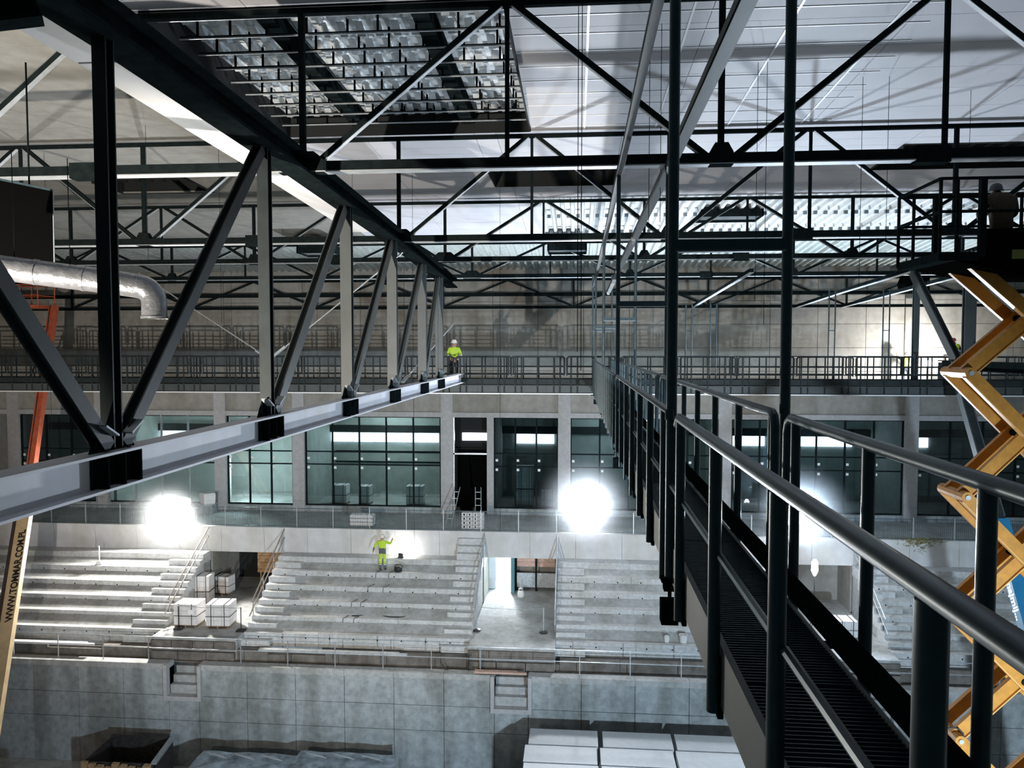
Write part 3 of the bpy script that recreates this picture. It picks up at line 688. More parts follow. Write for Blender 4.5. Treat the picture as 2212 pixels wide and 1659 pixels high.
# ================================================================ FAR CATWALK
CY0, CY1 = 33.05, 34.25
fc = thing('far_catwalk', 'long steel catwalk with tube railings crossing the hall in front of the back wall', 'catwalk', (-3, 33.6, WZ))
for a, b in ((XL+2, -22), (-22, -10), (-10, 0.7), (0.7, 12), (12, 26)):
    obj('edge_beam', MB().ibeam((a, CY0, -1.77), (b, CY0, -1.77), .16, .34, .02, .02), MT['steel3'], fc)
    obj('edge_beam', MB().ibeam((a, CY1, -1.77), (b, CY1, -1.77), .16, .34, .02, .02), MT['steel3'], fc)
    obj('lit_edge_strip', MB().box(a, b, CY0-.10, CY0+.09, -1.985, -1.942), MT['tbar'], fc)  # white strip added as the bright lit lower edge of the beam
    obj('deck', MB().box(a, b, CY0+.08, CY1-.08, -1.62, -1.57), MT['grating'], fc)
for yy, sd in ((CY0, 0), (CY1, 1)):
    obj('toe_board', MB().box(XL+2, 26, yy-.006, yy+.006, -1.55, -1.33), MT['steel4'], fc)
    x = XL+2; j = 0
    while x < 25.5:
        if sd == 0 and 0.5 < x < 1.5: x += 2.4; continue
        e = x+2.28
        loop = [(x, yy, -1.18), (x, yy, -.45), (x+.04, yy, -.39), (x+.1, yy, -.37), (e-.1, yy, -.37), (e-.04, yy, -.39), (e, yy, -.45), (e, yy, -1.18)]
        obj('rail_hoop', MB().path(loop, .034, 6), MT['steel4'], fc)
        obj('mid_rail', MB().path([(x, yy, -.80), (e, yy, -.80)], .026, 6), MT['steel4'], fc)
        obj('mid_rail', MB().path([(x, yy, -1.13), (e, yy, -1.13)], .026, 6), MT['steel4'], fc)
        for q in (0.18, 0.45, 1.14, 1.84, 2.1):
            obj('rail_post', MB().path([(x+q, yy-.03, -1.95), (x+q, yy-.03, -.38)], .030, 6), MT['steel4'], fc)
        x += 2.4; j += 1
# ladder-like tall frames standing on the catwalk near the lit wall
for u, lab in ((1795, 'tall slim double-tube frame on the far catwalk, left of the lit wall patch'), (1912, 'tall slim double-tube frame in front of the lit wall patch'), (1487, 'tall slim double-tube frame on the far catwalk just right of the walkway poles'), (1540, 'tall slim double-tube frame on the far catwalk between walkway poles and lit wall')):
    t = thing('double_tube_mast', lab, 'mast', at(u, 800, 34.0)); xx = at(u, 800, 34.0).x
    for s_ in (-.13, .13): obj('tube', MB().tube((xx+s_, 34.0, -1.5), (xx+s_, 34.0, 2.5 if u > 1600 else 1.9), .03, 6), MT['rail'], t)
    for z in (.75, -.4): obj('rung', MB().tube((xx-.13, 34.0, z), (xx+.13, 34.0, z), .02, 6), MT['rail'], t)

# ================================================================ RAILINGS AND FLOODLIGHTS OF THE STANDS
mr = thing('mesh_railing', 'long railing with fine vertical bars along the upper concourse edge', 'railing', (-2, 40.0, CONC_Z))
x = -35.0
while x < 30:
    obj('post', MB().box(x-.022, x+.022, 39.98, 40.02, CONC_Z, CONC_Z+1.14), MT['galv'], mr)
    mb = MB(); q = x+.1
    while q < x+1.95: mb.box(q-.006, q+.006, 39.995, 40.005, CONC_Z+.08, CONC_Z+1.05); q += .095
    o = obj('infill_bars', mb, MT['rail'], mr); o['kind'] = 'stuff'
    obj('rail', MB().box(x, x+2.0, 39.985, 40.015, CONC_Z+1.04, CONC_Z+1.07), MT['rail'], mr)
    obj('rail', MB().box(x, x+2.0, 39.985, 40.015, CONC_Z+.06, CONC_Z+.09), MT['rail'], mr)
    x += 2.0
fr = thing('front_railing', 'thin two-bar safety railing along the top of the pit wall', 'railing', (-2, 33.3, -14.4))
x = -35.0
while x < 30:
    if not any(a-.2 < x < b+.2 for a, b in NOTCH):
        obj('post', MB().box(x-.018, x+.018, 33.28, 33.32, -14.4, -13.25), MT['galv'], fr)
    obj('rail', MB().box(x, x+2.2, 33.29, 33.31, -13.29, -13.255), MT['galv'], fr)
    obj('rail', MB().box(x, x+2.2, 33.29, 33.31, -13.80, -13.775), MT['galv'], fr)
    x += 2.2
# sloping stair handrails beside the passages
def handrail(xx, lab, doubled=True):
    t = thing('stair_handrail', lab, 'handrail', (xx, 37, -12.5))
    p, q = Vector((xx, 39.85, -9.75)), Vector((xx, 35.6, -12.3))
    obj('rail', MB().tube(p, q, .035, 6), MT['wood3'] if doubled else MT['galv'], t)
    obj('rail', MB().tube(p+Vector((0, 0, -.45)), q+Vector((0, -.3, -.6)), .035, 6), MT['wood3'] if doubled else MT['galv'], t)
    for k in (0.05, .36, .68, .97):
        a = p.lerp(q, k); obj('post', MB().tube(a, (a.x, a.y, a.z-1.15), .022, 6), MT['galv'], t)
handrail(-19.9, 'wooden double handrail on the stair left of the block-filled passage')
handrail(-15.65, 'wooden double handrail on the stair right of the block-filled passage')
handrail(-4.8, 'metal handrail on the stair left of the lit passage', False)
handrail(-0.95, 'metal handrail on the stair right of the lit passage', False)
handrail(14.05, 'metal handrail beside the far right passage, seen through the walkway railing', False)

def glow_mat(ctr, R, dens):  # scatter volume added to give each lamp its bloom
    m = bpy.data.materials.new('lamp_glow'); m.use_nodes = True; nt = m.node_tree; nt.nodes.clear()
    o = nt.nodes.new('ShaderNodeOutputMaterial'); v = nt.nodes.new('ShaderNodeVolumeScatter'); v.inputs['Color'].default_value = (.9, .95, 1, 1)
    g_ = nt.nodes.new('ShaderNodeNewGeometry'); d_ = nt.nodes.new('ShaderNodeVectorMath'); d_.operation = 'DISTANCE'; d_.inputs[1].default_value = ctr
    nt.links.new(g_.outputs['Position'], d_.inputs[0])
    mr_ = nt.nodes.new('ShaderNodeMapRange'); mr_.inputs['From Max'].default_value = R; mr_.inputs['To Min'].default_value = 1; mr_.inputs['To Max'].default_value = 0
    nt.links.new(d_.outputs['Value'], mr_.inputs['Value'])
    pw_ = nt.nodes.new('ShaderNodeMath'); pw_.operation = 'POWER'; pw_.inputs[1].default_value = 2.0; nt.links.new(mr_.outputs[0], pw_.inputs[0])
    ml_ = nt.nodes.new('ShaderNodeMath'); ml_.operation = 'MULTIPLY'; ml_.inputs[1].default_value = dens; nt.links.new(pw_.outputs[0], ml_.inputs[0])
    nt.links.new(ml_.outputs[0], v.inputs['Density']); nt.links.new(v.outputs[0], o.inputs['Volume']); return m
def flood(loc, lab, power, col, rad, aim=None, head=(.62, .5), stand=True):
    L = Vector(loc); t = thing('floodlight', lab, 'floodlight', (L.x, L.y+.25, CONC_Z if stand else L.z-.5), 'work floodlights')
    w, h = head
    obj('housing', MB().box(L.x-w/2-.06, L.x+w/2+.06, L.y+.10, L.y+.30, L.z-h/2-.05, L.z+h/2+.05), MT['strap'], t)
    obj('lamp_glass', MB().box(L.x-w/2, L.x+w/2, L.y+.04, L.y+.10, L.z-h/2, L.z+h/2), MT['lit'], t)
    if stand:
        for dx, dy in ((-.45, .1), (.45, .1), (0, .75)):
            obj('tripod_leg', MB().tube((L.x, L.y+.25, L.z-.3), (L.x+dx, L.y+.25+dy, CONC_Z), .025, 6), MT['strap'], t)
        obj('mast', MB().tube((L.x, L.y+.25, L.z-.6), (L.x, L.y+.25, L.z), .03, 6), MT['strap'], t)
    l = lamp('flood_light', (0, 0, 0), power, col, rad, aim, 155, .45); l.parent = t
    l.location = Vector((L.x, L.y-.32, L.z+.02))-ORI[t]
    c_ = Vector((L.x, L.y-.3, L.z)); R_ = 3.1
    obj('lamp_glow', MB().lathe(c_, [(R_*math.sin(math.pi*k/14)+.001, -R_*math.cos(math.pi*k/14)) for k in range(15)], 24), glow_mat(c_, R_, .15), t, label='glow added around the lamp')
flood((-21.8, 40.45, -8.75), 'glaring work floodlight on the concourse at the left, above the bright treads', 12000, (1.0, .97, .90), .3, head=(1.0, .8), aim=(.05, -1, -.5))
flood((0.52, 40.45, -8.55), 'glaring work floodlight on the concourse in the middle, right of the lit passage', 15000, (.84, .91, 1.0), .3, head=(.95, .8), aim=(0, -1, .62))
flood(tuple(at(1718, 1117, 40.45)), 'glaring work floodlight on the concourse seen through the walkway railing', 15000, (.68, .83, 1.0), .3, head=(.9, .8), aim=(0, -1, .62))
# small lamp pointing at the parapet beside the worker
sl = thing('site_lamp', 'small lamp glaring against the parapet beside the worker on the stands', 'lamp', (-9.15, 39.3, -11.0))
obj('lamp_body', MB().box(-9.27, -9.03, 39.22, 39.38, -10.95, -10.75), MT['strap'], sl)
obj('lamp_glass', MB().box(-9.25, -9.05, 39.38, 39.40, -10.93, -10.77), MT['lit'], sl)
obj('lamp_foot', MB().box(-9.3, -9.0, 39.2, 39.35, -11.0, -10.95), MT['strap'], sl)
l = lamp('site_light', (0, 0, 0), 55, WARM, .06); l.parent = sl; l.location = Vector((-9.05, 39.5, -10.6))-ORI[sl]
# tripod lamp in the far right passage
P = at(1760, 1226, 37.0)
tl = thing('tripod_lamp', 'narrow upright work lamp on a tripod in the right-hand passage', 'lamp', (P.x, 37, -13.5))
obj('lamp_tube', MB().lathe((P.x, 37, P.z-.35), [(.02, -.06), (.07, 0), (.16, .22), (.15, .6), (.06, .74)], 10), MT['lit'], tl, True)
obj('pole', MB().tube((P.x, 37, -12.9), (P.x, 37, P.z-.3), .025, 6), MT['strap'], tl)
for dx, dy in ((-.4, -.2), (.4, -.2), (0, .4)): obj('tripod_leg', MB().tube((P.x, 37, -12.7), (P.x+dx, 37+dy, -13.5), .02, 6), MT['strap'], tl)
l = lamp('tripod_light', (0, 0, 0), 260, COOL, .15); l.parent = tl; l.location = Vector((P.x, 36.7, P.z))-ORI[tl]
# lights inside doorway, room and by the back wall
lamp('corridor_light', (-4.05, 43.9, -11.2), 2200, (.88, .95, 1.0), .2)
lamp('room_light', (-20.2, 46.0, -7.4), 1500, (.94, 1.0, .98), .3)
lamp('room_light', (-12.0, 47.5, -4.6), 700, (.92, 1.0, .97), .4)
lamp('room_light', (2.0, 47.5, -4.8), 300, (.84, .95, 1.0), .4)
lamp('room_light', (14.0, 47.5, -5.0), 90, (.7, .92, 1.0), .4)
lamp('room_light', (-26.0, 47.0, -4.8), 130, (.95, 1.0, .92), .4)
wl = thing('wall_lamp', 'work lamp on the gallery glaring at the back wall near the two workers', 'lamp', (18.3, 41.9, -2.05))
obj('lamp_head', MB().box(18.1, 18.5, 41.86, 41.98, -.95, -.65), MT['lit'], wl)
obj('pole', MB().tube((18.3, 41.9, -2.05), (18.3, 41.9, -.95), .03, 6), MT['strap'], wl)
l = lamp('wall_light', (0, 0, 0), 1300, (1.0, .98, .95), .12); l.parent = wl; l.location = Vector((18.3, 42.1, -.75))-ORI[wl]

# ================================================================ PEOPLE
def person(name, label, loc, rot, J, zones, helmet, group=None, s=1.0, bulk=1.0):
    """J: joint positions; one continuous skinned body; zones(p) picks a material index"""
    base = dict(pelvis=(0,0,.96), spine=(0,.01,1.14), chest=(0,.0,1.36), neck=(0,0,1.51), head=(0,-.01,1.61), crown=(0,-.005,1.72),
        lsh=(.19,0,1.44), lel=(.27,.02,1.16), lwr=(.27,-.10,.92), lha=(.265,-.15,.85), rsh=(-.19,0,1.44), rel=(-.27,.02,1.16), rwr=(-.27,-.10,.92), rha=(-.265,-.15,.85),
        lhip=(.10,0,.90), lkn=(.115,-.02,.50), lan=(.12,.03,.10), lto=(.14,-.15,.045), rhip=(-.10,0,.90), rkn=(-.115,-.02,.50), ran=(-.12,.03,.10), rto=(-.14,-.15,.045))
    base.update(J)
    R = dict(pelvis=(.17,.13), spine=(.17,.125), chest=(.20,.14), neck=(.062,.062), head=(.085,.10), crown=(.065,.075), lsh=(.085,.085), lel=(.058,.058), lwr=(.040,.040), lha=(.045,.028),
        lhip=(.105,.105), lkn=(.075,.075), lan=(.058,.062), lto=(.055,.04))
    names = list(base); idx = {n: i for i, n in enumerate(names)}
    vs = [Vector(base[n]) for n in names]; es = [('pelvis','spine'),('spine','chest'),('chest','neck'),('neck','head'),('head','crown'),
        ('chest','lsh'),('lsh','lel'),('lel','lwr'),('lwr','lha'),('chest','rsh'),('rsh','rel'),('rel','rwr'),('rwr','rha'),
        ('pelvis','lhip'),('lhip','lkn'),('lkn','lan'),('lan','lto'),('pelvis','rhip'),('rhip','rkn'),('rkn','ran'),('ran','rto')]
    ed = [(idx[a], idx[b]) for a, b in es]
    rad = []
    for n in names:
        m = 'l'+n[1:] if n[0] == 'r' and 'l'+n[1:] in R else n
        k_ = bulk if n in ('pelvis', 'spine', 'chest', 'lsh', 'rsh', 'lel', 'rel') else 1.0
        rad.append((R[m][0]*k_, R[m][1]*k_))
    for sd in 'lr':                       # five fingers per hand, each its own bent chain
        w, h = Vector(base[sd+'wr']), Vector(base[sd+'ha']); t = (h-w).normalized()
        sgn = 1 if sd == 'l' else -1; a = Vector((0, 1, 0)) - t*t.y
        a = a.normalized() if a.length > .1 else Vector((1, 0, 0)); b = t.cross(a)
        for k, ln in ((-1.5, .065), (-.5, .08), (.5, .085), (1.5, .075)):
            i0 = len(vs); vs += [h+a*(k*.019)+t*(ln*.5), h+a*(k*.019)+t*ln-b*(.018*sgn)]; ed += [(idx[sd+'ha'], i0), (i0, i0+1)]; rad += [(.010,.010), (.008,.008)]
        i0 = len(vs); vs += [w.lerp(h, .6)+a*.045+t*.01, w.lerp(h, .6)+a*.06+t*.05]; ed += [(idx[sd+'wr'], i0), (i0, i0+1)]; rad += [(.012,.012), (.009,.009)]
    me = bpy.data.meshes.new('tmp'); me.from_pydata([tuple(v) for v in vs], ed, [])
    o = bpy.data.objects.new('tmp', me); COL.objects.link(o)
    o.modifiers.new('skin', 'SKIN'); sk = me.skin_vertices[0].data if me.skin_vertices else None
    if sk is None:
        bpy.context.view_layer.objects.active = o
        sk = me.skin_vertices[0].data
    for i, r in enumerate(rad): sk[i].radius = r
    sk[0].use_root = True
    sub = o.modifiers.new('sub', 'SUBSURF'); sub.levels = 2; sub.render_levels = 2
    dg_ = bpy.context.evaluated_depsgraph_get(); ev = o.evaluated_get(dg_); nm = bpy.data.meshes.new_from_object(ev)
    bpy.data.objects.remove(o)
    mats = zones[0]; fn = zones[1]
    nm.materials.clear()
    for m in mats: nm.materials.append(MT[m])
    Rz = Matrix.Rotation(rot, 4, 'Z')
    for p in nm.polygons: p.material_index = fn(p.center, base); p.use_smooth = True
    nm.transform(Matrix.Scale(s, 4))
    t = thing(name, label, 'person', loc, group); t.rotation_euler = (0, 0, rot)
    b = bpy.data.objects.new('body', nm); COL.objects.link(b); b.parent = t
    def part(nm2, mb, mat, smooth=True):
        me2 = mesh_of(mb, MT[mat], Vector(), smooth, nm2); me2.transform(Matrix.Scale(s, 4))
        q = bpy.data.objects.new(nm2, me2); COL.objects.link(q); q.parent = t; return q
    hd = Vector(base['head']); cr = Vector(base['crown']); c = hd+(cr-hd)*.35
    if helmet:
        part('helmet', MB().lathe(c+Vector((0, 0, .035)), [(.155, 0), (.152, .015), (.128, .02), (.122, .07), (.10, .12), (.06, .15), (.01, .16)], 16, .92, 1.08), helmet)
    f = Vector((hd.x, hd.y-.095, hd.z))
    part('nose', MB().prism([f+Vector((-.014, 0, -.02)), f+Vector((.014, 0, -.02)), f+Vector((0, .0, .03))], (0, -.022, -.008)), 'skin')
    for sx in (-1, 1):
        part('eye', MB().box(f.x+sx*.032-.011, f.x+sx*.032+.011, f.y-.004, f.y+.01, f.z+.022, f.z+.034), 'ink')
        part('ear', MB().box(hd.x+sx*.083-.01, hd.x+sx*.083+.01, hd.y-.015, hd.y+.02, hd.z-.025, hd.z+.03), 'skin')
    part('mouth', MB().box(f.x-.022, f.x+.022, f.y+.002, f.y+.012, f.z-.05, f.z-.042), 'helmr')
    return t
def near(p, q): return (p-Vector(q)).length
def hands(p, B): return min(near(p, B['lha']), near(p, B['rha'])) < .085 or (p.z < Vector(B['lwr']).z and min(near(p, B['lha']), near(p, B['rha'])) < .14)
def z_catwalk(p, B):      # yellow top, navy below with tape
    if p.z > B['neck'][2]+.02: return 0
    if hands(p, B): return 0
    arm = abs(p.x) > .215
    if p.z < .11: return 4
    if 1.00 < p.z < 1.045 or (arm and 1.16 < p.z < 1.20): return 3
    if p.z > 1.08 and not (arm and p.z < 1.20): return 1
    return 2
person('person', 'worker in yellow hi-vis top, navy trousers and white helmet standing on the far catwalk', (-5.38, 33.65, WZ), 0.05,
    dict(lwr=(.12,-.17,1.02), rwr=(-.14,-.17,1.02), lha=(.05,-.19,1.02), rha=(-.06,-.19,1.03), lel=(.29,.03,1.16), rel=(-.29,.03,1.16)),
    (['skin', 'hiv', 'navy', 'refl', 'boot'], z_catwalk), 'helm', s=1.055)
def z_stand(p, B):
    if p.z > B['neck'][2]+.02: return 0
    if hands(p, B): return 0
    if p.z < .11: return 4
    if p.z > 1.16: return 1
    if p.z > .86: return 2
    if p.z > .60: return 1
    if .52 < p.z < .56 or .30 < p.z < .34: return 3
    if p.z > .36: return 1
    return 2
person('person', 'worker in yellow and grey hi-vis suit with helmet standing on the middle terraces', (-9.96, 38.62, -11.5), math.pi*0.98,
    dict(lel=(.40,-.02,1.24), lwr=(.46,.04,1.0), lha=(.48,.02,.93), rsh=(-.19,-.02,1.44), rel=(-.36,-.20,1.32), rwr=(-.40,-.36,1.46), rha=(-.40,-.42,1.50)),
    (['skin', 'hiv', 'grey', 'refl', 'boot'], z_stand), 'helm', s=1.03)
def z_vest(p, B):
    if p.z > B['neck'][2]+.02 or hands(p, B): return 0
    if p.z < .11: return 4
    if 1.14 < p.z < 1.18: return 3
    if p.z > 1.0 and abs(p.x) < .215: return 1
    return 2
person('person', 'worker in yellow vest and red helmet raised on a lift before the lit back wall', (at(2062, 745, 41.9).x, 41.9, -1.35), -.3, dict(head=(-.05,-.04,1.60), crown=(-.06,-.05,1.71)),
    (['skin', 'hiv', 'navy', 'refl', 'boot'], z_vest), 'helmr', s=1.03)
person('person', 'worker in yellow vest standing close to the glaring wall lamp', (17.75, 43.1, -2.05), 2.6,
    dict(lel=(.40,-.10,1.52), lwr=(.50,-.14,1.74), lha=(.51,-.15,1.82), rel=(-.42,-.1,1.2), rwr=(-.60,-.2,1.1), rha=(-.66,-.22,1.08)),
    (['skin', 'hiv', 'navy', 'refl', 'boot'], z_vest), 'helm')
def z_brown(p, B):
    if p.z > B['neck'][2]+.05 or hands(p, B): return 0
    return 2 if p.z > .86 else 3

# ================================================================ LIFTS
# yellow scissor lift at the right edge
LY = 16.0
sc_ = thing('scissor_lift', 'tall amber scissor lift at the right edge of the picture', 'lift', (8.8, LY, FLOOR_Z))
XLk, XRk = 7.58, 9.96
kz = [1.66, -0.48]
while kz[-1]-2.42 > FLOOR_Z+1.2: kz.append(kz[-1]-2.42)
for i, (zt, zb) in enumerate(zip(kz, kz[1:])):
    for yy, sgn in ((LY-.42, 1), (LY-.26, -1), (LY+.42, 1), (LY+.26, -1)):
        xa, xb = (XLk, XRk) if sgn > 0 else (XRk, XLk)
        a = obj('scissor_arm', MB().bar((xa, yy, zt), (xb, yy, zb), .10, .24, (0, 0, 1)), MT['yellow'], sc_)
        tt = (Vector((xb, yy, zb))-Vector((xa, yy, zt))).normalized(); n_ = Vector((-tt.z, 0, tt.x)); n_ = n_ if n_.z < 0 else -n_
        if yy < LY: obj('lit_arm_edge', MB().bar(Vector((xa, yy-.03, zt))+n_*.128, Vector((xb, yy-.03, zb))+n_*.128, .14, .02, n_), MT['amber2'], a)  # paler amber strip puts the lit lower edge into the colour
    obj('centre_pin', MB().tube(((XLk+XRk)/2, LY-.5, (zt+zb)/2), ((XLk+XRk)/2, LY+.5, (zt+zb)/2), .07, 10), MT['steel'], sc_)
for z in kz:
    for xx in (XLk, XRk):
        obj('knuckle', MB().tube((xx, LY-.52, z), (xx, LY+.52, z), .11, 10), MT['yellow'], sc_)
        obj('pin_cap', MB().tube((xx, LY-.55, z), (xx, LY-.51, z), .05, 8), MT['galv'], sc_)
obj('hose_loop', MB().path([(XLk-.05+.22*math.cos(a*.5)-.1, LY-.5, kz[4]+.22*math.sin(a*.5)+.05) for a in range(14)], .018, 6), MT['strap'], sc_)
PX0, PX1, PZ = 6.75, 10.2, 1.79
obj('platform_deck', MB().box(PX0, PX1, LY-.95, LY+.95, PZ-.16, PZ), MT['steel'], sc_)
obj('platform_frame', MB().prism([(PX0+.3, LY-.9, PZ-.16), (PX1, LY-.9, PZ-.16), (PX1, LY-.9, PZ-.42), (PX0+1.5, LY-.9, PZ-.42)], (0, 1.8, 0)), MT['black'], sc_)
for z in (PZ+.75, PZ+1.36):
    for yy in (LY-.93, LY+.93): obj('guard_rail', MB().bar((PX0, yy, z), (PX1, yy, z), .045, .05), MT['steel'], sc_)
    obj('guard_rail', MB().bar((PX0, LY-.93, z), (PX0, LY+.93, z), .045, .05), MT['steel'], sc_)
for xx in (PX0, 7.05, 7.50, 9.2, 10.2):
    for yy in (LY-.93, LY+.93): obj('guard_post', MB().bar((xx, yy, PZ-.1), (xx, yy, PZ+1.37), .05 if xx != 7.50 else .11, .05 if xx != 7.50 else .11), MT['steel'], sc_)
obj('side_plate', MB().box(PX0+.7, PX1, LY-.97, LY-.95, PZ-.3, PZ+.42), MT['black'], sc_)
obj('warning_label', MB().box(8.02, 8.44, LY-.985, LY-.97, PZ-.14, PZ+.03), MT['sign'], sc_, label='dull yellow label')
obj('chassis', MB().box(7.3, 10.3, LY-.8, LY+.8, FLOOR_Z+.3, FLOOR_Z+1.2), MT['yellow'], sc_)
for xx in (7.7, 9.9):
    for yy in (LY-.85, LY+.65): obj('wheel', MB().tube((xx, yy, FLOOR_Z+.35), (xx, yy+.2, FLOOR_Z+.35), .35, 14), MT['strap'], sc_)
person('person', 'kneeling worker in a brown jacket seen from behind on the scissor lift platform', (8.02, LY-.55, PZ), math.pi,
    dict(pelvis=(0,.02,.46), spine=(0,.0,.70), chest=(0,-.03,.98), neck=(0,-.09,1.17), head=(0,-.17,1.20), crown=(0,-.24,1.26), lsh=(.23,-.03,1.06), rsh=(-.23,-.03,1.06),
         lel=(.34,-.12,.80), lwr=(.22,-.33,.70), lha=(.18,-.40,.70), rel=(-.34,-.12,.80), rwr=(-.22,-.33,.70), rha=(-.18,-.40,.70),
         lhip=(.12,.0,.40), lkn=(.16,-.22,.10), lan=(.15,.18,.09), lto=(.15,.32,.05), rhip=(-.12,.0,.40), rkn=(-.16,-.22,.10), ran=(-.15,.18,.09), rto=(-.15,.32,.05)),
    (['skin', 'hiv', 'brown', 'navy'], lambda p, B: 0 if ((p.z > 1.14 and p.y < -.12) or hands(p, B)) else 2 if p.z > .42 else 3), 'grey', s=.97, bulk=1.3)

def letters(txt, origin, xdir, ydir, size, mat, parent, name='lettering', sx=1.0):
    cu = bpy.data.curves.new('txt', 'FONT'); cu.body = txt; cu.size = size; cu.extrude = .004; cu.offset = size*.028
    o = bpy.data.objects.new('txt', cu); COL.objects.link(o)
    me = bpy.data.meshes.new_from_object(o.evaluated_get(bpy.context.evaluated_depsgraph_get())); bpy.data.objects.remove(o)
    me.transform(Matrix.Diagonal((sx, 1, 1, 1)))
    X = Vector(xdir).normalized(); Y = Vector(ydir); Y = (Y-X*Y.dot(X)).normalized(); Z = X.cross(Y)
    me.transform(Matrix(((X.x, Y.x, Z.x, origin.x-ORI[parent].x), (X.y, Y.y, Z.y, origin.y-ORI[parent].y), (X.z, Y.z, Z.z, origin.z-ORI[parent].z), (0, 0, 0, 1))))
    me.materials.clear(); me.materials.append(mat)
    t = bpy.data.objects.new(name, me); COL.objects.link(t); t.parent = parent; return t
# telescopic boom lift at the left
B0, B1, B2 = Vector((-22.45, 26.4, FLOOR_Z+1.2)), Vector((-25.22, 33.0, -7.76)), Vector((-27.6, 38.7, 2.2))
bl = thing('boom_lift', 'telescopic boom lift at the left with cream lettered lower boom and red-orange upper boom', 'lift', (-22.45, 26.4, FLOOR_Z))
bd = (B1-B0).normalized(); side = Vector((0, -1, 0)).cross(bd); side = Vector((1, 0, 0))
nrm = bd.cross(side).normalized(); nrm = nrm if nrm.y < 0 else -nrm          # faces the camera
side = nrm.cross(bd).normalized(); side = side if side.x > 0 else -side
obj('lower_boom', MB().bar(B0, B1+bd*.4, .56, .26, nrm), MT['cream'], bl, label='cream lower boom')
obj('lower_boom_side', MB().bar(B0-side*.36, B1+bd*.3-side*.36, .16, .3, nrm), MT['darkbr'], bl)
obj('upper_boom', MB().bar(B1, B2, .36, .32, nrm), MT['orange'], bl, label='red-orange inner boom')
obj('boom_rib', MB().bar(B1+nrm*.17-side*.08, B2+nrm*.17-side*.08, .04, .03, nrm), MT['darkbr'], bl)
obj('collar', MB().bar(B1+bd*.25, B1+bd*.55, .58, .5, nrm), MT['darkbr'], bl)
ub = (B2-B1).normalized(); e0 = B1+ub*7.3
obj('hydraulic_hose', MB().path([e0+nrm*.25-side*.28, e0+ub*.4+nrm*.3-side*.42, e0+ub*.9+nrm*.3-side*.3, e0+ub*1.5+nrm*.25-side*.2], .04, 6), MT['strap'], bl)
t0 = 0.0
while True:                                  # start of the lettering: where the boom passes the height seen at v=1338
    q = B0+bd*t0; sc3 = q.dot(FWD)
    if CY-F*q.dot(UPV)/sc3 < 1338: break
    t0 += .02
letters('WWW.TOMMAR.COM.PL', B0+bd*(t0-.15)+side*.22+nrm*.136, bd, -side, .425, MT['ink'], bl, sx=.86)
obj('basket_floor', MB().box(-30.6, -27.9, 37.9, 39.2, 2.1, 2.25), MT['orange'], bl)
for xx in (-30.6, -29.2, -27.9):
    for yy in (37.9, 39.2): obj('basket_post', MB().tube((xx, yy, 2.2), (xx, yy, 3.3), .03, 6), MT['orange'], bl)
for z in (2.75, 3.3): obj('basket_rail', MB().path([(-30.6, 37.9, z), (-27.9, 37.9, z), (-27.9, 39.2, z), (-30.6, 39.2, z), (-30.6, 37.9, z)], .03, 6), MT['orange'], bl)
obj('turret', MB().box(-23.6, -21.3, 25.2, 27.4, FLOOR_Z+.7, FLOOR_Z+1.9), MT['orange'], bl)
for xx in (-23.7, -21.4):
    for yy in (25.0, 27.2): obj('wheel', MB().tube((xx, yy, FLOOR_Z+.5), (xx+.35, yy, FLOOR_Z+.5), .5, 14), MT['strap'], bl)
# blue boom behind the scissor lift
Q0, Q1 = Vector((15.2, 21.2, FLOOR_Z+1.2)), Vector((14.89, 31.0, -1.75))
bb = thing('boom_lift', 'blue boom lift leaning behind the scissor lift at the far right', 'lift', (15.2, 21.2, FLOOR_Z))
qd = (Q1-Q0).normalized(); qn = qd.cross(Vector((1, 0, 0))).normalized(); qn = qn if qn.y < 0 else -qn; qs = Vector((1, 0, 0))
obj('lower_boom', MB().bar(Q0, Q0+qd*13.9, .52, .4, qn), MT['blue'], bb)
obj('upper_boom', MB().bar(Q0+qd*13.0, Q1, .36, .28, qn), MT['steel4'], bb)  # charcoal colour carries the shade on the upper part of the boom
for s_ in (-.16, .16): obj('boom_edge', MB().bar(Q0+qd*14+qs*s_+qn*.15, Q1+qs*s_+qn*.15, .05, .02, qn), MT['steel3'], bb)
obj('stripe', MB().bar(Q0+qd*.5-qs*.264, Q0+qd*13.8-qs*.264, .008, .39, qn), M('dark_blue_paint', (.01, .09, .15), .5), bb)
lo = at(2187, 1240, 27.6); tpar = (lo-Q0).dot(qd)
letters('najmij...', Q0+qd*(tpar-.35)-qs*.271-qn*.13, -qd, qn, .42, MT['white'], bb)
obj('turret', MB().box(14.0, 16.4, 20.2, 22.4, FLOOR_Z+.7, FLOOR_Z+1.8), MT['blue'], bb)
for xx in (13.9, 16.2):
    for yy in (20.2, 22.2): obj('wheel', MB().tube((xx, yy, FLOOR_Z+.5), (xx+.35, yy, FLOOR_Z+.5), .5, 14), MT['strap'], bb)
